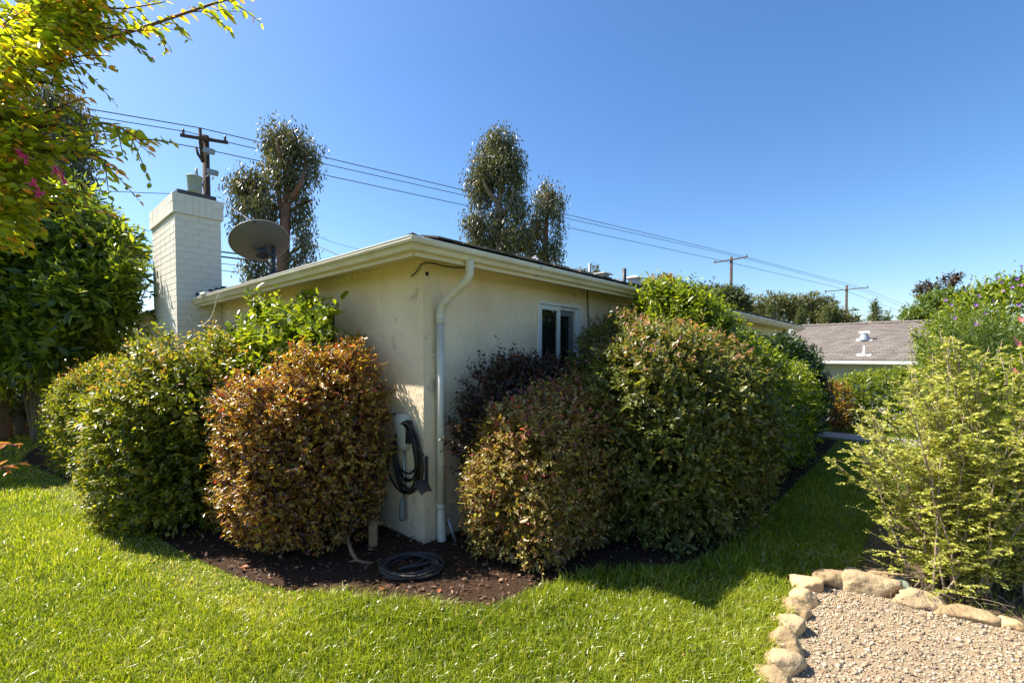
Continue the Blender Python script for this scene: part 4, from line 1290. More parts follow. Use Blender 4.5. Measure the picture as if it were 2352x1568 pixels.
# ------------------------------------------------------------------ right-hand shrubs
def airy_shrub():
    base = gr(2220, 1372)
    t = empty('shrub', (base.x, base.y, 0), 'airy pale yellow-green small-leaved shrub in front at the right', 'bush')
    rr = random.Random(21); wood = MB(); sets = []
    def curve(b, e, sag, n=6):
        out = []
        for i in range(n + 1):
            q = i / n
            p = b.lerp(e, q); p.z += sag * math.sin(PI * q)
            out.append(p + Vector((rr.uniform(-.012, .012), rr.uniform(-.012, .012), 0)))
        return out
    for i in range(84):
        a = rr.uniform(0, 2 * PI); sp = rr.random() ** .6
        b = base + Vector((rr.uniform(-.3, .6), rr.uniform(-.12, .25), 0))
        hgt = 1.76 - .85 * sp ** 2 + rr.uniform(-.2, .06)
        e = base + Vector((.24 + math.cos(a) * sp * .88, .28 + math.sin(a) * sp * .62, hgt))
        if i < 3: e = base + Vector((-.05 + .08 * i, .2, 1.78 - .05 * i))
        st = curve(b, e, rr.uniform(.02, .12), 9)
        wood.tube(st, [.0058 * (1 - .8 * q / 9) + .0012 for q in range(10)], 5)
        for k in range(24):
            q = .05 + .93 * (k + rr.random()) / 24
            fi = q * 9; j = min(int(fi), 8)
            p = st[j].lerp(st[j + 1], fi - j)
            an = rr.uniform(0, 2 * PI); ln = rr.uniform(.08, .22) * (1.25 - q * .6)
            d = Vector((math.cos(an), math.sin(an), rr.uniform(-.1, .9))).normalized()
            tw = curve(p, p + d * ln, rr.uniform(-.01, .03), 4)
            wood.tube(tw, [.0022, .002, .0016, .0012, .0008], 3, cap=False)
            sets.append(shoot_line(tw, int(10 + ln * 72), .028, .62))
            if rr.random() < .8:
                an += rr.uniform(.6, 1.6); p2 = tw[2]
                d2 = Vector((math.cos(an), math.sin(an), rr.uniform(0, .9))).normalized()
                tw2 = curve(p2, p2 + d2 * ln * .6, .01, 3)
                wood.tube(tw2, [.0016, .0014, .001, .0007], 3, cap=False)
                sets.append(shoot_line(tw2, int(8 + ln * 52), .027, .62))
    # the few arching shoots reaching over the lawn on the left
    for pts in ([(2040, 1130), (1990, 1090), (1940, 1062), (1898, 1052)], [(2080, 1240), (2020, 1200), (1985, 1172), (1945, 1160)], [(2060, 1120), (2030, 1050), (1990, 990), (1965, 945)],
                [(2060, 1260), (2030, 1240), (1990, 1215)], [(2090, 960), (2060, 900), (2030, 860)], [(2110, 900), (2095, 830), (2090, 765), (2093, 745)], [(2160, 900), (2140, 830), (2125, 760)]):
        P = [at(px, py, 3.25 + .04 * i) for i, (px, py) in enumerate(pts)]
        P = smooth3(P, 4)
        wood.tube(P, [.003 * (1 - .7 * i / len(P)) for i in range(len(P))], 4)
        sets.append(shoot_line(P, 26, .021, .6))
        for k in range(2, len(P) - 1, 2):
            d = Vector((rr.uniform(-1, 1), rr.uniform(-1, .3), rr.uniform(0, 1))).normalized() * .07
            sets.append(shoot_line([P[k], P[k] + d * .5, P[k] + d], 7, .018, .6))
    wood.build('stem', M['twigdry'], t)
    leaves('foliage', *cat(*sets), M['l_yellow'], t, fine=False)
    # dry twigs at the foot
    m = MB()
    for i in range(150):
        p = base + Vector((rr.uniform(-.6, 1.0), rr.uniform(-.25, .5), rr.uniform(.01, .1)))
        d = Vector((rr.uniform(-1, 1), rr.uniform(-1, .4), rr.uniform(-.1, .5))).normalized() * rr.uniform(.1, .28)
        m.tube([p, p + d * .5 + Vector((0, 0, .01)), p + d], [.002, .0016, .001], 3, cap=False)
    o = m.build('dry_twigs', M['twigdry'], t); o['kind'] = 'stuff'
airy_shrub()

def petals(name, pts, size, mats_, parent, n=5):
    """every flower its own part"""
    rr = random.Random(len(pts))
    for p in pts:
        m = MB(); d = Vector((rr.uniform(-.6, .6), -1, rr.uniform(0, .8))).normalized(); a = d.orthogonal().normalized(); b = d.cross(a)
        s = size * rr.uniform(.7, 1.2)
        for k in range(n):
            an = 2 * PI * k / n + rr.random() * .4; e = a * math.cos(an) + b * math.sin(an); f = a * -math.sin(an) + b * math.cos(an)
            m.add([p, p + e * s * .55 + f * s * .32 + d * s * .2, p + e * s + d * s * .32, p + e * s * .55 - f * s * .32 + d * s * .2], [(0, 1, 2, 3)])
        m.build(name, mats_, parent)

t = bush('shrub', 'tall green shrub with small lilac flowers at the right edge', 'bush', 0, 0, (1.75, 1.1), .3, 2.55, M['l_bright'], 8500, 9, .14, .062, .5, 31, fill=3500, sprig=.05, fine=False,
         axes=XY, world=(6.85, 5.25), updir=.9, lumpa=.13, tiptop=0)
rr = random.Random(77)
fl = [at(rr.uniform(2150, 2350), 0, 1) for _ in range(0)]
petals('flower', [at(px, py, 4.45 + rr.uniform(-.1, .1)) for px, py in [(2170, 690), (2185, 700), (2215, 668), (2225, 655), (2262, 650), (2290, 640), (2300, 648), (2318, 632), (2335, 640), (2345, 612),
        (2345, 655), (2325, 660), (2303, 668), (2280, 690), (2248, 680), (2205, 715), (2192, 730), (2180, 722), (2240, 700), (2262, 720), (2240, 745), (2322, 690), (2340, 700), (2330, 600), (2230, 642)]], .020, M['p_lilac'], t)
t = bush('shrub', 'feathery needle-leaved shrub below the lilac flowers at the right', 'bush', 0, 0, (.62, .5), .5, 1.95, M['l_needle'], 2400, 20, .20, .055, .14, 32, fill=0,
         axes=XY, world=(4.75, 4.55), updir=.9, lumpa=.2, tiptop=0, rnd=.5, depth=.15, fine=False)
t = bush('shrub', 'green hibiscus bush with red and coral flowers at the right edge', 'bush', 0, 0, (.75, .55), .2, 1.62, M['l_bright'], 800, 8, .18, .06, .6, 33, fill=750,
         axes=XY, world=(4.75, 3.95), updir=.7, lumpa=.18, tiptop=0)
petals('flower', [at(2330, 778, 3.3), at(2336, 790, 3.32)], .035, M['p_coral'], t)
petals('flower', [at(2325, 850, 3.4), at(2340, 858, 3.4), at(2265, 905, 3.4), at(2240, 940, 3.5), at(2345, 735, 3.4)], .032, M['p_coral'], t)
petals('flower', [at(2348, 948, 3.2), at(2338, 958, 3.2)], .045, M['p_magenta'], t)
t = bush('shrub', 'low soft green shrub with a few lilac blooms behind the airy shrub', 'bush', 0, 0, (1.2, .8), .0, 1.0, M['l_needle'], 1500, 14, .16, .035, .3, 34, fill=1250,
         axes=XY, world=(5.0, 4.6), updir=.9, lumpa=.2, tiptop=0, zmin_=0) if False else None
def lowshrub():
    c = Vector((4.9, 4.3, .45))
    t = empty('shrub', (c.x, c.y, 0), 'low soft green shrub with lilac blooms behind the airy shrub', 'bush')
    a = blob_shoots(c, XY, (1.35, .75, .5), 2600, 10, .16, .032, .3, seed=34, lumpa=.2, updir=.9, zmin=.02)
    leaves('foliage', *a, M['l_needle'], t, fine=False)
    stems('stem', (c.x, c.y, 0), c, (1.2, .7, .5), XY, 14, .008, M['twigdry'], t, 5)
    petals('flower', [at(px, py, 3.6) for px, py in [(2225, 1110), (2240, 1100), (2262, 1093), (2300, 1080), (2333, 1112), (2340, 1130), (2322, 1150), (2345, 1165)]], .022, M['p_lilac'], t)
lowshrub()

# hedge and small plants by the far path
bush('hedge_bush', 'clipped green hedge bush beyond the concrete path, below the grey roof', 'bush', 9.9, -3.0, (.6, 1.35), .1, 1.28, M['l_bright'], 2600, 8, .13, .06, .55, 41, fill=2500, updir=.4, tiptop=0, expo=3, fine=False)
bush('shrub', 'small red-leaved shrub between the dark bush and the hedge', 'bush', 9.1, -1.85, (.22, .3), .1, 1.05, M['l_red'], 420, 8, .12, .05, .4, 42, fill=250, updir=.8, tiptop=0)
bush('shrub', 'small reddish shrub at the right end of the far hedge', 'bush', 9.2, -4.1, (.3, .5), .1, 1.02, M['l_red'], 420, 8, .12, .05, .4, 43, fill=250, updir=.8, tiptop=0)
bush('hedge_bush', 'green bush continuing the far hedge behind the airy shrub', 'bush', 9.8, -5.6, (.6, 1.2), .1, 1.15, M['l_fargreen'], 1500, 8, .13, .06, .55, 44, fill=1250, updir=.4, tiptop=0)

# ------------------------------------------------------------------ rocks round the gravel
def rock(name, c, rx, ry, rz, rot, seed, material, label, flat=.0):
    rs = np.random.default_rng(seed)
    import bmesh
    bm = bmesh.new(); bmesh.ops.create_icosphere(bm, subdivisions=4, radius=1)
    P = np.array([list(v.co) for v in bm.verts])
    D = nrm(P)
    # cut the ball with random planes to give facets
    r = np.ones(len(D))
    for i in range(20):
        n_ = nrm(rs.normal(size=3)); h = rs.uniform(.55, .84)
        q = D @ n_
        lim = np.where(q > 1e-3, h / np.maximum(q, 1e-3), 9)
        r = np.minimum(r, lim) * .8 + r * .2 * np.ones(1) if False else np.minimum(r, lim)
    r = r * lump(D, seed + 50, .05, 6) * lump(D, seed + 90, .022, 19) * 1.12
    P = D * r[:, None] * np.array([rx, ry, rz])
    ca, sa = math.cos(rot), math.sin(rot)
    for v, p in zip(bm.verts, P):
        v.co = (p[0] * ca - p[1] * sa, p[0] * sa + p[1] * ca, p[2])
    for f in bm.faces: f.smooth = True
    me = bpy.data.meshes.new(name); bm.to_mesh(me); bm.free()
    o = link(name, me, material)
    o.location = (c.x, c.y, rz * .25)
    tag(o, label, 'rock', 'sandstone rocks edging the gravel')
    return o
def zp(x, y): return ((2150 + x * .3827) / 1.2755, (1400 + y * .3827) / 1.2755)
rocks = [  # centre in the picture, half sizes in metres, heading, material, label
    ((300, 1530), .115, .085, .085, .5, 'rock', 'pale sandstone rock cut off by the bottom edge, lowest of the left row'),
    ((350, 1400), .115, .095, .085, .1, 'rock2', 'broad rounded sandstone rock, second from the bottom of the left row'),
    ((370, 1270), .085, .10, .09, .4, 'rock', 'upright rounded sandstone rock, third from the bottom of the left row'),
    ((430, 1130), .10, .10, .09, -.3, 'rock2', 'pale chipped sandstone rock, fourth from the bottom of the left row'),
    ((335, 1105), .05, .06, .045, .9, 'rock3', 'small brown rock tucked on the grass side of the left row'),
    ((465, 1005), .11, .09, .085, .8, 'rock', 'pitted sandstone rock midway up the left row'),
    ((525, 915), .125, .095, .085, .2, 'rock3', 'ochre sandstone rock just below the bend of the edging'),
    ((562, 815), .13, .095, .085, -.2, 'rock3', 'orange-brown rock at the bend of the edging, half shaded'),
    ((745, 765), .165, .10, .095, .15, 'rock', 'flat-topped sandstone rock dappled with leaf shade at the back corner'),
    ((900, 728), .085, .06, .06, 0, 'rock3', 'small brown rock wedged behind the big pale slab'),
    ((1030, 830), .215, .085, .12, -.28, 'rock2', 'largest pale angular slab along the back of the gravel'),
    ((1200, 765), .19, .07, .06, -.3, 'rock', 'long low rock behind the big slab under the airy shrub'),
    ((1430, 940), .150, .080, .085, -.35, 'rock2', 'pale grooved sandstone rock right of the garden light'),
    ((1785, 1040), .150, .075, .07, -.40, 'rock', 'smooth tapering sandstone rock below the airy shrub'),
    ((2095, 1110), .10, .065, .055, -.4, 'rock3', 'leaf-shaded sandstone rock last at the right of the edging')]
for i, (p, rx, ry, rz, rot, m_, lab) in enumerate(rocks):
    q = gr(*zp(*p), rz * .35)
    rock('rock', q, rx, ry, rz, rot, 100 + i, M[m_], lab)
def garden_light():
    p = gr(*zp(1275, 850), .02)
    t = empty('garden_light', (p.x, p.y, 0), 'black round garden light with a frosted lens between two rocks', 'light')
    ax = Vector((-.25, -.75, .6)).normalized()
    q = Vector((p.x, p.y, .05))
    MB().lathe([(.0, -.09), (.035, -.09), (.05, -.02), (.052, .02), (.045, .022)], q, 20, ax).build('housing', M['black'], t)
    MB().lathe([(.045, .008), (.0, .016)], q, 20, ax).build('lens', M['lens'], t)
    MB().tube([q, Vector((p.x + .02, p.y + .05, 0))], .012, 8).build('stake', M['black'], t)
garden_light()

# ------------------------------------------------------------------ overhanging shrub top-left, close to the camera
def near_shrub():
    t = empty('shrub', (-2.9, 2.2, 0), 'yellow-green shrub with pink fringe flowers overhanging from the top left corner', 'bush')
    rr = random.Random(31); wood = MB(); sets = []
    def branch(pts, Y0, Y1, nl, r0, ls=.042, tip=.6):
        P = [at(px, py, Y0 + (Y1 - Y0) * i / (len(pts) - 1)) for i, (px, py) in enumerate(pts)]
        P = smooth3(P, 5)
        wood.tube(P, [r0 * (1 - .8 * i / len(P)) for i in range(len(P))], 5)
        sets.append(shoot_line(P, nl, ls, .52, tip, .75))
        return P
    mains = [([(-160, 200), (0, 140), (150, 112), (260, 84), (350, 56), (450, 22), (520, 0), (566, -6)], 1.75, 1.5, 62, .010),
             ([(-160, 60), (0, 40), (110, 40), (230, 62), (300, 70), (350, 70)], 1.8, 1.55, 40, .007),
             ([(-100, -60), (60, -20), (170, 0), (260, 20), (340, 12), (380, 4)], 1.8, 1.6, 36, .006),
             ([(-160, 180), (0, 170), (100, 150), (180, 130), (238, 128)], 1.75, 1.6, 30, .006),
             ([(-120, 200), (20, 200), (90, 190), (150, 205), (160, 232)], 1.8, 1.65, 26, .006),
             ([(-160, 260), (0, 270), (90, 262), (150, 240), (200, 224)], 1.8, 1.6, 32, .006),
             ([(-160, 330), (0, 310), (110, 288), (200, 286), (250, 284), (290, 302), (320, 322), (338, 334)], 1.75, 1.5, 46, .006),
             ([(-160, 380), (0, 360), (110, 345), (190, 352), (240, 368), (282, 402)], 1.75, 1.55, 40, .006),
             ([(-160, 360), (0, 350), (120, 352), (200, 354), (262, 362)], 1.75, 1.6, 34, .005),
             ([(-160, 460), (0, 440), (90, 432), (160, 440), (205, 460)], 1.8, 1.6, 34, .006),
             ([(-120, 500), (0, 480), (100, 470), (180, 472), (250, 492)], 1.85, 1.65, 34, .006)]
    for pts, a, b, nl, r0 in mains:
        P = branch(pts, a, b, nl, r0)
        for k in range(4, len(P) - 5, 2):
            d = Vector((rr.uniform(.1, 1), rr.uniform(-.5, .5), rr.uniform(-.9, .35))).normalized() * rr.uniform(.08, .17)
            tw = [P[k], P[k] + d * .5, P[k] + d + Vector((0, 0, -.01))]
            wood.tube(tw, [.0022, .0016, .0009], 4, cap=False)
            sets.append(shoot_line(tw, rr.randint(6, 10), .038, .52, .3))
    lim = [(0, 290), (40, 280), (80, 245), (120, 180), (160, 110), (190, 55), (235, 90), (270, 145), (330, 165), (380, 140), (430, 125), (480, 140), (520, 100), (560, 30)]
    for i in range(1500):
        y = rr.uniform(-60, 545)
        xl = np.interp(y, [q[0] for q in lim], [q[1] for q in lim])
        x = xl - 62 - abs(rr.gauss(0, 1)) * 80 - rr.uniform(0, 20)
        if x < -200: continue
        Y = rr.uniform(1.55, 2.15)
        P0 = at(x - 20, y, Y)
        d = Vector((rr.uniform(.2, 1), rr.uniform(-.7, .5), rr.uniform(-.75, .35))).normalized() * rr.uniform(.07, .14)
        tw = [P0, P0 + d * .5, P0 + d]
        wood.tube(tw, [.0022, .0016, .0009], 4, cap=False)
        sets.append(shoot_line(tw, rr.randint(7, 11), .043, .55, .22))
    # pink new leaves lower at the left edge
    for pts in ([(-60, 1030), (0, 1018), (45, 1024)], [(-60, 1050), (0, 1072), (35, 1066), (60, 1060)], [(-60, 1085), (0, 1072), (20, 1082)]):
        P = [at(px, py, 1.5) for px, py in pts]
        wood.tube(P, .0018, 4)
        a = list(shoot_line(P, 7, .045, .4)); a[5] = np.full(7, 1.0); sets.append(a)
    m = MB()
    for i in range(6):
        e = at(-160, 60 + i * 85, 1.8)
        b = Vector((-2.9 + rr.uniform(-.1, .1), 2.2 + rr.uniform(-.1, .1), 0))
        m.tube(smooth3([b, b.lerp(e, .4) + Vector((-.1, 0, .25)), b.lerp(e, .8) + Vector((0, 0, .1)), e]), .014, 6)
    m.tube(smooth3([Vector((-2.9, 2.2, 0)), Vector((-2.6, 1.8, .7)), at(-60, 1085, 1.5)]), .006, 6)
    m.build('stem', M['bark'], t)
    wood.build('twig', M['twig'], t)
    A = cat(*sets)
    # the leaves that show largest are parts of their own, the rest one mass
    P = A[0]; dist = P[:, 1]; px = P[:, 0] / P[:, 1] * FPX + 1176
    score = np.where((px > 60), A[3] / dist, 0) + np.where(px > 240, .02, 0)
    idx = np.argsort(-score)[:280]; mask = np.ones(len(P), bool); mask[idx] = False
    leaves('foliage', *[a[mask] for a in A], M['l_near'], t)
    for i in idx:
        v, q, tt = leaf_arrays(*[a[i:i + 1] for a in A[:5]], A[5][i:i + 1])
        o = np_mesh('leaf', v, q, tt, M['l_near'], t, kind=None)
    # fringe flowers
    for (px, py) in [(48, 352), (60, 362), (75, 424), (128, 392), (145, 412), (92, 446)]:
        p = at(px, py, 1.5); mb = MB()
        for k in range(16):
            d = Vector((rr.gauss(0, 1), rr.gauss(0, 1), rr.gauss(0, 1))).normalized(); s = d.orthogonal().normalized() * .0018
            e = p + d * rr.uniform(.012, .022)
            mb.add([p - s, p + s, e + s, e - s], [(0, 1, 2, 3)])
        mb.build('flower', M['p_magenta'], t)
near_shrub()

# large leaved tree at the left and dark hedging behind
def left_tree():
    t = empty('tree', (-8.6, 8.2, 0), 'dense tree with long glossy leaves at the left, below the overhanging shrub', 'tree')
    sets = []
    blobs = [(110, 560, 8.0, 1.15), (220, 590, 7.8, .62), (60, 690, 7.8, 1.1), (180, 690, 7.5, .78), (285, 640, 7.4, .24), (120, 790, 7.6, .9), (-60, 620, 8.2, 1.4), (255, 715, 7.4, .36), (-90, 800, 7.8, 1.1), (-330, 520, 7.0, 1.2), (-420, 640, 6.6, 1.3), (-190, 610, 7.0, 1.15), (130, 500, 8.2, .75), (235, 550, 7.9, .3),(30, 520, 8, 1.0)]
    for i, (px, py, Y, r_) in enumerate(blobs):
        c = at(px, py, Y)
        sets.append(blob_shoots(c, XY, (r_, r_ * .9, r_ * .85), int(260 * r_ * r_ + 50), 8, .34, .21, .30, seed=60 + i, lumpa=.16, updir=.5, tiptop=0, upn=.5, rnd=.6, depth=.15))
        sets.append(inner_fill(c, XY, (r_, r_, r_ * .85), int(900 * r_ * r_), .2, .5))
    for pts in ([(290, 600), (325, 595), (347, 612)], [(280, 640), (320, 650), (348, 655)], [(290, 660), (315, 668), (330, 660)]):
        P = [at(px, py, 7.2) for px, py in pts]; sets.append(shoot_line(P, 16, .15, .3))
    leaves('foliage', *cat(*sets), M['l_bright'], t, fine=False)
    m = MB()
    for i in range(7):
        c = at(*blobs[i][:3]); m.tube(smooth3([Vector((-8.6, 8.2, 0)), Vector((-8.6, 8.2, 1)).lerp(c, .3), c]), .05, 6)
    m.build('trunk', M['bark'], t)
left_tree()

def far_bush(name, label, blobs, material, leaf, dens, wr=.5, seed=1, trunk=None, cat_='tree', group=None, bark='bark', up=.4, lumpa=.18, k=5, hang=False, barkr=.2, base_z=None, fine=False, inner=1.0):
    """blobs: (px, py, depth, rx px, rz px)"""
    c0 = at(blobs[0][0], blobs[0][1], blobs[0][2])
    bz = terrain(c0.x, c0.y) if base_z is None else base_z
    tb = Vector((c0.x, c0.y, bz)) if trunk is None else Vector((at(trunk[0], trunk[1], blobs[0][2]).x, blobs[0][2], bz))
    t = empty(name, tb, label, cat_, group)
    sets = []; m = MB()
    for i, (px, py, Y, rx, rz) in enumerate(blobs):
        c = at(px, py, Y); a = rx / FPX * Y; b = rz / FPX * Y
        area = 4 * PI * (a * b)
        ns = int(8 * dens * area / (leaf * leaf) / k) + 10
        s = list(blob_shoots(c, XY, (a, a, b), ns, k, leaf * 1.6, leaf, wr, seed=seed * 31 + i, lumpa=lumpa, updir=up if not hang else -.6, tiptop=.0, zmin=bz + .02, expo=2.1, depth=a * .22, rnd=.8, freq=6))
        if hang:
            s[1] = s[1] * .4 + np.array([0, 0, -1.0]); s[2] = rand(len(s[2]), 3)
        sets.append(s)
        if inner:
            sets.append(inner_fill(c, XY, (a, a, b), int(inner * .5 * area / (leaf * leaf) / 2), leaf, wr, bz, 2.1, .2, .85))
        tp = tb.lerp(c, .35); tp.x = tb.x * .8 + c.x * .2; tp.y = tb.y
        m.tube(smooth3([tb + Vector((0, 0, 0)), tp, c.lerp(tp, .3), c]), barkr * .5 if i else barkr, 7)
    m.build('trunk', M[bark], t)
    leaves('foliage', *cat(*sets), material, t, fine=fine)
    return t

# eucalyptus trees with visible limbs
def euc(label, Y, trunk_pts, limbs, blobs, leaf, dens, seed, bark, r0):
    b0 = at(trunk_pts[0][0], trunk_pts[0][1], Y)
    t = empty('eucalyptus_tree', (b0.x, b0.y, terrain(b0.x, b0.y)), label, 'tree')
    m = MB()
    base = Vector((b0.x, b0.y, terrain(b0.x, b0.y)))
    P = smooth3([base] + [at(px, py, Y) for px, py in trunk_pts])
    m.tube(P, [r0 * (1 - .8 * i / len(P)) for i in range(len(P))], 9)
    m.build('trunk', M[bark], t)
    m = MB(); rr = random.Random(seed)
    for pts, r_ in limbs:
        P = smooth3([at(px, py, Y + (rr.uniform(-.8, .8) if i else 0)) for i, (px, py) in enumerate(pts)])
        m.tube(P, [r_ * (1 - .7 * i / len(P)) for i in range(len(P))], 7)
    sets = []
    for i, (px, py, rx, rz) in enumerate(blobs):
        dY = rr.uniform(-.9, .9) * rx / FPX * Y
        c = at(px, py, Y + dY); a = rx / FPX * Y; b = rz / FPX * Y
        area = 4 * PI * a * b
        # hanging clumps
        nc = max(6, int(6.2 * dens * area / (leaf * leaf * 26)))
        d = nrm(rand(nc, 3)) * (rng.random((nc, 1)) ** .4) * np.array([a, a, b]) + np.array(c)
        m.tube([at(px, py, Y), c], [.03, .02], 4) if False else None
        kk = 34
        cc = np.repeat(d, kk, 0); n = len(cc)
        P_ = cc + rand(n, 3) * np.array([leaf * .9, leaf * .9, leaf * 1.25])
        D = np.array([0, 0, -1.0]) + rand(n, 3) * .45; Nn = rand(n, 3)
        tt = np.clip(np.repeat(rng.uniform(0, .9, nc), kk) * .6 + rng.uniform(0, .4, n), 0, 1)
        Ls = leaf * rng.uniform(.7, 1.3, n)
        sets.append((P_, D, Nn, Ls, Ls * .30, tt))
        # twigs into the clumps
        src = at(px, py + rz * .4, Y)
        for q in range(0, nc, 9):
            m.tube([src, src.lerp(Vector(d[q]), .5) + Vector((0, 0, .15)), Vector(d[q])], [r0 * .10, r0 * .07, r0 * .03], 3, cap=False)
    m.build('limbs', M[bark], t)
    leaves('foliage', *cat(*sets), M['l_euc'], t, fine=False)
    return t

euc('forked reddish-trunked eucalyptus behind the satellite dish', 21.0, [(650, 640), (655, 520), (660, 440), (664, 380), (648, 330)],
    [([(660, 470), (690, 420), (700, 380), (706, 350)], .14), ([(655, 520), (640, 440), (655, 400), (640, 350), (636, 320)], .14), ([(652, 600), (610, 520), (590, 470), (575, 430)], .14),
     ([(655, 590), (685, 570), (705, 560)], .1), ([(655, 490), (695, 470), (715, 460)], .12), ([(648, 640), (620, 610), (600, 590)], .1)],
    [(640, 315, 34, 34), (625, 350, 24, 40), (665, 340, 30, 40), (700, 350, 38, 38), (715, 385, 22, 35), (640, 400, 30, 40), (605, 430, 35, 40), (570, 430, 32, 40), (545, 430, 24, 28),
     (590, 480, 35, 30), (555, 480, 25, 25), (620, 500, 26, 40), (690, 450, 26, 40), (690, 500, 28, 25), (700, 545, 24, 28), (560, 515, 22, 18), (690, 590, 30, 28), (600, 610, 34, 34), (570, 630, 20, 20), (675, 420, 22, 28)],
    .21, .80, 3, 'eucbark', .34)
euc('tallest slim eucalyptus rising behind the middle of the roof', 32.0, [(1150, 640), (1148, 520), (1146, 470), (1152, 420), (1152, 360)],
    [([(1148, 470), (1125, 445), (1112, 420), (1110, 395)], .2), ([(1150, 500), (1172, 470), (1180, 430)], .2), ([(1148, 560), (1175, 530), (1190, 500)], .16), ([(1152, 440), (1165, 390), (1165, 350)], .16)],
    [(1150, 322, 26, 28), (1130, 345, 30, 30), (1165, 345, 26, 36), (1110, 375, 30, 34), (1150, 380, 34, 36), (1182, 390, 22, 45), (1095, 415, 28, 36), (1130, 420, 34, 36), (1180, 440, 26, 34), (1105, 460, 28, 30),
     (1185, 480, 26, 36), (1140, 500, 20, 30), (1095, 505, 28, 30), (1085, 535, 22, 30), (1120, 540, 30, 34), (1110, 572, 32, 26), (1180, 530, 30, 40), (1195, 565, 28, 34), (1155, 560, 26, 34), (1165, 600, 30, 20)],
    .27, .85, 4, 'eucbark2', .42)
euc('small slender eucalyptus just right of the tallest one', 33.0, [(1254, 640), (1253, 560), (1256, 500), (1258, 450)],
    [([(1254, 570), (1240, 545), (1228, 530)], .14), ([(1256, 540), (1236, 515), (1222, 500)], .12), ([(1258, 480), (1268, 460), (1275, 450)], .1), ([(1256, 605), (1270, 595), (1278, 590)], .1)],
    [(1258, 445, 26, 22), (1245, 465, 24, 22), (1276, 465, 20, 24), (1260, 480, 26, 18), (1236, 505, 16, 24), (1280, 510, 14, 28), (1232, 530, 22, 26), (1220, 555, 24, 26), (1278, 560, 18, 32), (1240, 580, 22, 24), (1272, 590, 20, 20), (1225, 590, 18, 20)],
    .27, .7, 5, 'eucbark', .32)
euc('dark drooping eucalyptus at the far left behind the overhanging shrub', 17.5, [(90, 700), (95, 500), (100, 360)],
    [([(95, 500), (140, 420), (170, 380)], .2), ([(95, 420), (130, 330), (150, 280)], .16)],
    [(110, 215, 34, 30), (150, 250, 36, 34), (90, 260, 40, 40), (180, 300, 34, 34), (130, 320, 45, 45), (185, 350, 34, 34), (160, 400, 40, 38), (185, 430, 26, 30), (110, 410, 40, 40), (150, 470, 36, 36), (190, 490, 20, 20), (70, 330, 40, 40)],
    .20, .9, 6, 'eucbark2', .4)
far_bush('pine_tree', 'dark rounded tree beyond the left glossy-leaved tree', [(225, 540, 15, 50, 45), (270, 580, 15, 42, 30), (200, 500, 15, 34, 34), (310, 600, 15, 30, 22)], M['l_dark'], .16, .8, .3, 8)

# hedge along the far left, behind the bushes
far_bush('hedge', 'tall dark hedge with fine grey-green leaves at the far left', [(60, 880, 11.5, 130, 95), (230, 840, 11.2, 110, 85), (340, 850, 11, 80, 70), (-120, 860, 11.5, 140, 110), (160, 920, 11, 90, 60)], M['l_dark'], .10, .7, .45, 9, cat_='hedge', up=.8)
far_bush('shrub', 'pale needle-leaved shrub at the left edge of the lawn', [(-10, 860, 8.6, 30, 70), (5, 920, 8.6, 22, 50)], M['l_needle'], .06, .6, .2, 10, cat_='bush', up=.9)
far_bush('hedge', 'sunlit clipped hedge seen between the left tree and the chimney', [(315, 775, 13, 45, 22), (365, 778, 13, 30, 20)], M['l_fargreen'], .09, .9, .5, 12, cat_='hedge')
far_bush('shrub', 'dark shrub added to stand in for the deep shade under the left tree', [(60, 905, 9.2, 75, 62), (-60, 900, 9.2, 90, 80), (130, 915, 9.6, 50, 50)], M['l_dark'], .09, .5, .45, 14, cat_='bush')  # added shrub: dark leaves cover the sunlit gap, standing in for shade
m = MB(); p = gr(8, 985, 0)
m.box((p.x, p.y, .45), (.05, 0, 0), (0, .05, 0), (0, 0, .45)); m.box((p.x, p.y, .91), (.06, 0, 0), (0, .06, 0), (0, 0, .012))
tag(m.build('fence_post', M['vinyl']), 'white square fence post at the far left edge of the lawn', 'post')
far_bush('shrub', 'small plant with orange flowers beside the white post', [(42, 950, 10.3, 16, 20)], M['l_red'], .05, .7, .5, 13, cat_='bush')

# neighbour's house at the left
def neighbour():
    t = empty('neighbouring_house', (-13, 16, 0), 'brown eave and wall of a neighbouring house left of the chimney', 'house')
    a = at(324, 741, 16); 
    m = MB(); m.add([at(322, 745, 16), at(360, 735, 16), at(470, 700, 17), at(470, 720, 22), at(322, 725, 22)], [(0, 1, 2, 3, 4)])
    z = a.z
    m = MB()
    m.add([(a.x, 16, z), (a.x + 8, 16, z), (a.x + 8, 20, z + 1.3), (a.x, 20, z + 1.3), (a.x, 16, z - .12), (a.x + 8, 16, z - .12), (a.x + 8, 24, z), (a.x, 24, z)], [(0, 1, 2, 3), (0, 4, 5, 1), (2, 6, 7, 3), (0, 3, 7, 4)])
    m.build('roof', M['shake'], t)
    MB().box((a.x + 4.4, 20, z / 2 - .08), (3.8, 0, 0), (0, 3.6, 0), (0, 0, z / 2 - .1)).build('wall', M['cream'], t)
neighbour()

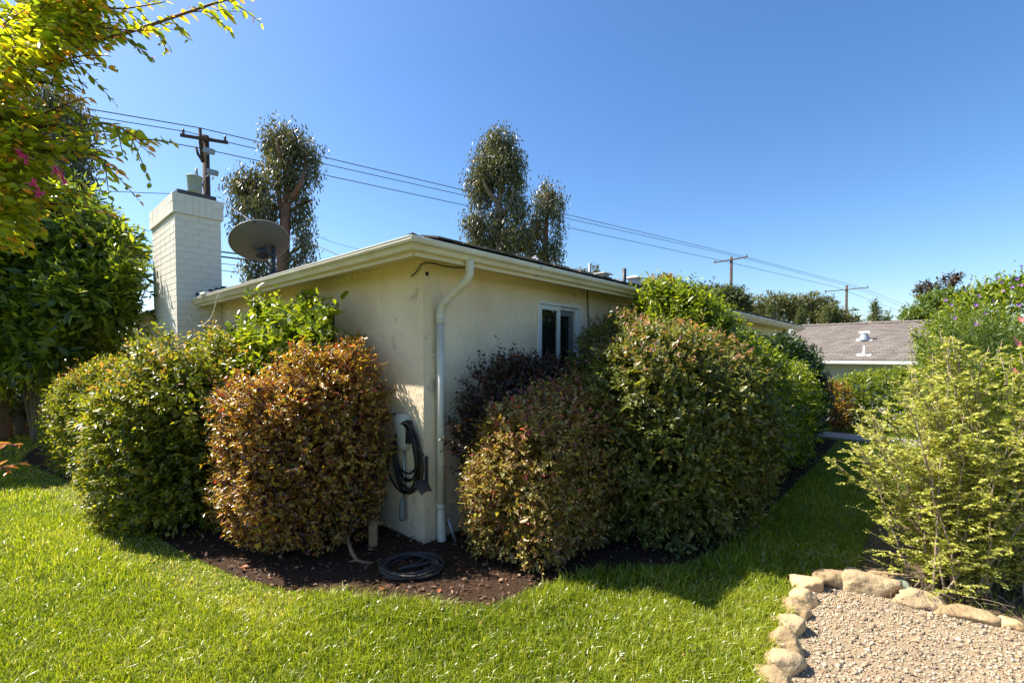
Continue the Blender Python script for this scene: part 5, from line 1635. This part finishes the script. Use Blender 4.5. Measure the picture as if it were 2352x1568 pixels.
# ------------------------------------------------------------------ far house on the right
def far_house():
    e0 = at(1790, 827, 17.4); e1 = at(2330, 834, 13.2)
    ze = (e0.z + e1.z) / 2; e0.z = e1.z = ze
    X = (e1 - e0).normalized(); L = (e1 - e0).length; back = Vector((-X.y, X.x, 0))
    rz = .40; run = 3.6
    t = empty('far_house', (e0.x, e0.y, -1), 'neighbouring house with grey-brown shingle roof and white gutter beyond the path', 'house')
    O = e0 + Vector((0, 0, .05))
    r1 = run * rz
    ridge0 = O + back * run + Vector((0, 0, r1)); ridge1 = ridge0 + X * L
    r = MB(); dn = Vector((0, 0, -.02))
    q = [O, O + X * L, ridge1, ridge0, ridge0 + back * run - Vector((0, 0, r1)), ridge1 + back * run - Vector((0, 0, r1))]
    r.add([p + dn for p in q], [(0, 1, 2, 3), (3, 2, 5, 4), (0, 3, 4), (1, 5, 2)])
    rf = r.build('roof', M['comp'][1], t)
    mi = world_of(rf).inverted()
    Yv = (back + Vector((0, 0, rz))).normalized(); Z = X.cross(Yv).normalized()
    slope = math.hypot(run, r1); rows = 26; rh = slope / rows
    wd = .30; th = .014
    base = [(-wd / 2 + .004, 0, 0), (wd / 2 - .004, 0, 0), (wd / 2 - .004, rh * 1.25, -.002), (-wd / 2 + .004, rh * 1.25, -.002),
            (-wd / 2 + .004, 0, th), (wd / 2 - .004, 0, th), (wd / 2 - .004, rh * 1.25, .003), (-wd / 2 + .004, rh * 1.25, .003)]
    F = [(4, 5, 6, 7), (0, 1, 5, 4), (1, 2, 6, 5), (3, 0, 4, 7)]
    mes = []
    for i in range(3):
        me = bpy.data.meshes.new('shingle'); me.from_pydata(base, [], F); me.update(); me.materials.append(M['comp'][i]); mes.append(me)
    rr = random.Random(8); jobs = []
    for row in range(rows):
        x = -((row * 37) % 10) / 10 * wd + rr.uniform(-.02, .02)
        while x < L:
            jobs.append((row, x, rr.randrange(3))); x += wd
    def vis(j):
        row, x, i = j
        p = O + X * x + Yv * (row * rh)
        px = p.x / p.y * FPX + 1176
        return (0 if 1840 < px < 2150 else 1, p.y)
    jobs.sort(key=vis)
    rest = [MB(), MB(), MB()]
    for n, (row, x, i) in enumerate(jobs):
        p = O + X * x + Yv * (row * rh)
        m4 = Matrix(((X.x, Yv.x, Z.x, p.x), (X.y, Yv.y, Z.y, p.y), (X.z, Yv.z, Z.z, p.z), (0, 0, 0, 1)))
        if n < 290:
            o = bpy.data.objects.new('shingle', mes[i]); COL.objects.link(o); o.parent = rf; o.matrix_parent_inverse = mi; o.matrix_basis = m4
        else:
            rest[i].add([m4 @ Vector(b) for b in base], F)
    for i in range(3):
        o = rest[i].build('shingle_field', M['comp'][i], rf); o['kind'] = 'stuff'
    # ridge caps
    k = 0; x = 0.0
    rc = bpy.data.meshes.new('ridge_shingle')
    rc.from_pydata([(-.16, -.12, -.05), (-.16, 0, .0), (-.16, .12, -.05), (.16, -.12, -.03), (.16, 0, .03), (.16, .12, -.03)], [], [(0, 3, 4, 1), (1, 4, 5, 2), (3, 5, 4)]); rc.update(); rc.materials.append(M['comp'][0])
    while x < L:
        p = ridge0 + X * x + Vector((0, 0, .03))
        o = bpy.data.objects.new('ridge_shingle', rc); COL.objects.link(o); o.parent = rf; o.matrix_parent_inverse = mi
        o.matrix_basis = Matrix(((X.x, back.x, 0, p.x), (X.y, back.y, 0, p.y), (0, 0, 1, p.z), (0, 0, 0, 1))); x += .26
    m = MB().box((e0 + e1) / 2 - back * .05 - Vector((0, 0, .03)), X * (L / 2), back * .05, (0, 0, .055)); m.build('gutter', M['gutter_lip'], t)
    m = MB().box((e0 + e1) / 2 + back * (.35 + run * .9) + Vector((0, 0, -1.3)), X * (L / 2 - .3), back * (run * .85), (0, 0, 1.25)); m.build('wall', M['stucco_pale'], t)
    # window by the left bush
    wp = (e0 + e1) / 2; 
    k_ = (1935 - 1176) / FPX; b = e0 + back * .62
    s_ = (k_ * b.y - b.x) / (X.x - k_ * X.y); c = b + X * s_ + Vector((0, 0, -.75))
    wn_ = MB().box(c, X * .35, back * .03, (0, 0, .42)).build('window', M['vinyl'], t)
    MB().box(c - back * .035, X * .29, back * .004, (0, 0, .36)).build('pane', M['glass'], wn_)
    # vents
    def rp(px, fr):
        k_ = (px - 1176) / FPX; b = O + Yv * (slope * fr); s_ = (k_ * b.y - b.x) / (X.x - k_ * X.y); return b + X * s_
    p = rp(1984, .50)
    v = MB().box(p + Z * .015, X * .24, Yv * .12, Z * .006).build('roof_vent', M['stucco_pale'], t); v['label'] = 'white flue vent with a T-shaped cap'
    MB().lathe([(.17, 0), (.13, .16), (.11, .2), (.11, .26)], p, 16).build('flue', M['galv2'], v)
    MB().box(p + Vector((0, 0, .29)), X * .17, back * .06, (0, 0, .05)).build('vent_cap', M['vinyl'], v)
    p = rp(1984, .11)
    v = MB().box(p + Z * .015, X * .20, Yv * .10, Z * .006).build('roof_vent', M['stucco_pale'], t); v['label'] = 'thin white pipe vent low on the roof'
    MB().lathe([(.09, 0), (.035, .1), (.03, .34), (0, .34)], p, 12).build('pipe', M['vinyl'], v)
far_house()

def gable_house():
    Y = 30
    t = empty('gable_house', at(2080, 800, Y), 'low gabled house with brown fascia peeking over the grey roof', 'house')
    t.location.z = -1
    pk = at(2084, 733, Y); l_ = at(2022, 757, Y); r_ = at(2150, 755, Y)
    dep = Vector((0, 9, 0)); th = Vector((0, 0, -.25))
    m = MB(); m.add([l_, pk, r_, l_ + dep, pk + dep, r_ + dep, l_ + th, pk + th, r_ + th], [(0, 1, 4, 3), (1, 2, 5, 4), (0, 6, 7, 1), (1, 7, 8, 2)])
    m.build('roof', M['fascia'], t)
    o = Vector((0, .5, 0))
    m = MB(); m.add([l_ + o + Vector((.8, 0, -.1)), pk + o + th, r_ + o + Vector((-.8, 0, -.1)), Vector((r_.x - .8, Y + .5, -1)), Vector((l_.x + .8, Y + .5, -1))], [(0, 4, 3, 2, 1)])
    m.add([Vector((r_.x - .8, Y + .5, -1)), Vector((r_.x - .8, Y + 9, -1)), Vector((r_.x - .8, Y + 9, r_.z)), r_ + o + Vector((-.8, 0, -.1))], [(0, 1, 2, 3)])
    m.build('wall', M['stucco_pale'], t)
    t = empty('stone_pergola', at(2030, 780, 26), 'flat brown beam on tan stone pillars left of the gabled roof', 'pergola')
    t.location.z = -1
    a, b = at(1984, 742, 26), at(2130, 738, 25)
    MB().box((a + b) / 2, (b - a) / 2, (0, .6, 0), (0, 0, .07)).build('beam', M['stonewall'], t)
    for px in (1994, 2022, 2056, 2095):
        q = at(px, 748, 26 - (px - 1984) / 146)
        MB().box((q.x, q.y, (q.z - 1) / 2 + .03), (.18, 0, 0), (0, .18, 0), (0, 0, (q.z + 1) / 2)).build('pillar', M['stonewall'], t, .03)
gable_house()

# ------------------------------------------------------------------ background trees, right
far_bush('tree', 'bronze-tipped bushy tree just right of the roof vents', [(1500, 655, 20, 34, 20), (1530, 650, 20, 24, 18), (1480, 668, 20, 26, 18)], M['l_red'], .13, .8, .5, 21)
far_bush('tree', 'sparse pale-leaved treetop behind the thin vent pipe', [(1330, 628, 24, 22, 14), (1366, 622, 24, 18, 13)], M['l_far'], .16, .35, .4, 22, inner=.2)
far_bush('tree', 'small dark sprig-like tree at the right of the bronze-tipped one', [(1540, 655, 22, 12, 17)], M['l_dark'], .14, .6, .5, 23)
far_bush('tree', 'broad olive treetop left of the second utility pole', [(1600, 675, 30, 42, 22), (1640, 672, 30, 34, 18), (1570, 680, 30, 28, 18), (1620, 700, 30, 60, 22)], M['l_far'], .22, .8, .5, 24)
far_bush('tree', 'dark green domed tree right under the second utility pole', [(1690, 690, 29, 34, 34), (1670, 680, 29, 26, 24), (1700, 710, 29, 30, 28), (1650, 710, 29, 34, 26)], M['l_fargreen'], .20, .85, .5, 25)
far_bush('tree', 'grey-olive spreading tree midway between the two utility poles', [(1760, 705, 33, 44, 34), (1800, 700, 33, 38, 30), (1735, 725, 33, 34, 26), (1820, 720, 33, 30, 26)], M['l_far'], .22, .75, .4, 26)
far_bush('tree', 'brownish feathery tree left of the third utility pole', [(1870, 705, 36, 34, 34), (1845, 700, 36, 30, 24), (1895, 715, 36, 30, 34), (1850, 730, 36, 40, 25)], M['l_far'], .24, .7, .35, 27)
far_bush('tree', 'rounded olive tree at the foot of the third utility pole', [(1930, 735, 34, 36, 26), (1905, 725, 34, 26, 28), (1952, 742, 34, 22, 18)], M['l_far'], .22, .75, .4, 28)
for i, (px, py, rx, rz, lab) in enumerate([(1770, 735, 14, 32, 'small green cypress beside the far end of the long eave'), (1838, 735, 11, 28, 'slim green cypress just left of where the grey roof starts'),
        (1902, 735, 12, 30, 'green cypress, left one of the pair above the grey roof'), (1920, 737, 9, 27, 'thinner green cypress, right one of the pair above the grey roof')]):
    far_bush('cypress_tree', lab, [(px, py, 24, rx, rz), (px, py + 18, 24, rx * 1.1, rz * .8)], M['l_fargreen'], .10, .9, .35, 30 + i, group='cypresses behind the grey roof', up=2.5, lumpa=.1, barkr=.06)
far_bush('pine_tree', 'small conical pine beyond the grey roof', [(2010, 722, 45, 14, 18), (2009, 706, 45, 8, 14), (2012, 738, 45, 22, 14)], M['l_fargreen'], .3, .8, .3, 36)
far_bush('tree', 'thin pale treetop right of the small pine', [(2038, 728, 46, 9, 14)], M['l_far'], .3, .35, .4, 37, inner=.1)
far_bush('tree', 'yellow-green rounded tree behind the lilac-flowered shrub', [(2160, 690, 26, 44, 24), (2110, 715, 26, 30, 20), (2185, 680, 26, 34, 20), (2090, 728, 26, 24, 14), (2170, 725, 26, 60, 24)], M['l_needle'], .19, .8, .5, 38)
far_bush('tree', 'sparse purple-brown treetop above the yellow-green tree', [(2135, 660, 30, 26, 16), (2115, 672, 30, 14, 14), (2185, 645, 30, 20, 14), (2195, 640, 30, 12, 10)], M['l_purple'], .24, .45, .4, 39, inner=.3)

# ------------------------------------------------------------------ utility poles and wires
P1 = at(466, 293, 22.0); P2 = at(1679, 588, 50.7); P3 = at(1945, 655, 72.0)
dirL = (P2 - P1); dirL.z = 0; dirL.normalize(); perp = Vector((dirL.y, -dirL.x, 0))
def pole(loc, top, label, arm_rel, r0=.16, arm_half=1.25, perp=perp, dirL=dirL):
    t = empty('utility_pole', (loc.x, loc.y, -1), label, 'utility pole', 'wooden utility poles along the power line')
    MB().tube([Vector((loc.x, loc.y, -1)), Vector((loc.x, loc.y, top))], [r0 * 1.25, r0 * .85], 12).build('pole', M['pole'], t)
    z = top + arm_rel
    c = Vector((loc.x, loc.y, z))
    MB().box(c - dirL * (r0 + .06), perp * arm_half, dirL * .06, (0, 0, .06)).build('crossarm', M['pole'], t)
    for s in (-1, 1):
        MB().lathe([(.03, 0), (.07, .06), (.04, .12), (.07, .16), (.03, .26), (0, .26)], c + perp * s * (arm_half - .12) + Vector((0, 0, .06)) - dirL * (r0 + .06), 8).build('insulator', M['insul'], t)
    return t, c
zt1 = P1.z - 1.0
t1, c1 = pole(at(472, 310, 22.0), at(472, 312, 22).z, 'nearest utility pole with transformer, standing behind the chimney', -.25, .17, .95, perp=Vector((.915, .40, 0)), dirL=Vector((-.40, .915, 0)))
# bits on pole 1
bb = MB(); b0 = at(472, 400, 21.8)
bb.tube([at(466, 372, 21.8), at(461, 330, 21.8), at(459, 294, 21.8)], [.09, .08, .07], 8)
bb.tube([at(467, 372, 21.8), at(455, 355, 21.8), at(450, 338, 21.8)], [.07, .06, .06], 8)
bb.build('brace', M['pole'], t1)
xf = MB(); q = at(447, 424, 21.6)
xf.lathe([(0, -.40), (.27, -.38), (.29, -.30), (.30, .30), (.33, .32), (.33, .36), (.2, .42), (0, .44)], q, 18)
xf.tube([q + Vector((.1, 0, .4)), q + Vector((.1, 0, .75))], [.07, .05], 8); xf.tube([q + Vector((0, 0, .1)), Vector((at(470, 420, 22).x, 22, q.z + .1))], .07, 6)
xf.build('transformer', M['xform'], t1)
bx = MB(); 
for (px, py) in ((480, 347), (488, 396)):
    bx.box(at(px, py, 21.7), Vector((.22, 0, -.05)), (0, .1, 0), (.03, 0, .11))
    bx.tube([at(px, py, 21.7), at(472, py + 12, 21.9)], .04, 5)
bx.build('cutout', M['galv2'], t1)
t2, c2 = pole(at(1680, 590, 50.7), at(1680, 590, 50.7).z, 'middle utility pole standing above the far trees', -.35, .17, 1.9)
t3, c3 = pole(at(1945, 657, 72), at(1945, 655, 72).z, 'farthest utility pole with two crossarms at the right', -.7, .19, 2.9)
cc = Vector((c3.x, c3.y, c3.z - 3.3)); MB().box(cc - dirL * .3, perp * 1.8, dirL * .08, (0, 0, .08)).build('crossarm', M['pole'], t3)

def wire(name, pts3, sag, r_, label):
    m = MB()
    P = []
    for a, b in zip(pts3[:-1], pts3[1:]):
        for i in range(13 if b is pts3[-1] else 12):
            q = i / 12; p = a.lerp(b, q); p.z -= sag * 4 * q * (1 - q); P.append(p)
    m.tube(P, r_, 4)
    tag(m.build(name, M['wire']), label, 'wire', 'wires strung between the utility poles')
back = -dirL
def ext(p, px, py, d=4.5):
    """point farther left on the line, set by where the wire leaves the picture"""
    k = (px - 1176) / FPX
    s = (k * p.y - p.x) / (back.x - k * back.y)
    q = p + back * s
    return at(px, py, q.y)
P4 = at(2100, 722, 100)
topa = at(459, 294, 21.8)
wire('power_wire', [ext(topa, 120, 236), topa, at(1697, 586, 50.6), at(1968, 657, 72), at(2110, 712, 100)], .0, .022, 'highest power wire running across the whole sky')
wire('power_wire', [ext(at(500, 322, 22), 120, 253), at(430, 303, 21.8), at(500, 322, 22), at(1697, 590, 50.6), at(1962, 660, 72), at(2100, 716, 100)], .0, .022, 'second power wire on the end of the crossarms')
wire('power_wire', [ext(at(458, 338, 22), 140, 285), at(452, 339, 22), at(1655, 598, 50.6), at(1923, 660, 72), at(2085, 722, 100)], .0, .022, 'lower power wire running below the crossarm of the near pole')
for i, (ya, yb, yc, r_, lab) in enumerate([(560, 577, 612, .04, 'thick black telephone cable behind the chimney, upper'), (574, 588, 628, .045, 'thick black telephone cable behind the chimney, second'),
        (592, 604, 640, .018, 'thin wire below the thick telephone cables'), (612, 620, 655, .02, 'lowest thin wire passing behind the chimney')]):
    mid = at(472, yb - 3, 22); far = at(1149, 655 + i * 12, 31.6)
    wire('telephone_cable', [ext(mid, 200, ya - 4), mid, far], .0, r_, lab)
d1 = at(480, 451, 21.8)
wire('service_wire', [d1, at(512, 462, 20), at(620, 532, 14.5), at(690, 548, 12)], .05, .014, 'twisted service wire dropping from the near pole past the dish')
wire('service_wire', [at(715, 558, 12), at(786, 590, 9.5), HP(1.2, 2.0, 2.85)], .0, .012, 'dark service wire reaching the roof right of the dish')
wire('service_wire', [ext(at(470, 446, 22), 140, 432), at(460, 446, 22)], .05, .016, 'single wire running left from the near pole above the chimney')
wire('service_wire', [at(480, 455, 22), at(720, 540, 30), at(842, 576, 38), at(1000, 625, 50)], .1, .014, 'thin pale wire slanting down right of the forked eucalyptus')

print('total leaves', LEAFCOUNT[0])
dg = 0
for o in sorted([o for o in bpy.data.objects if o.type == 'MESH'], key=lambda o: -len(o.data.loops))[:22]: print('BIG', o.name, o.parent.name if o.parent else '', len(o.data.loops) - 2 * len(o.data.polygons))
print('TRIS', sum(len(o.data.loops) - 2 * len(o.data.polygons) for o in bpy.data.objects if o.type == 'MESH'))
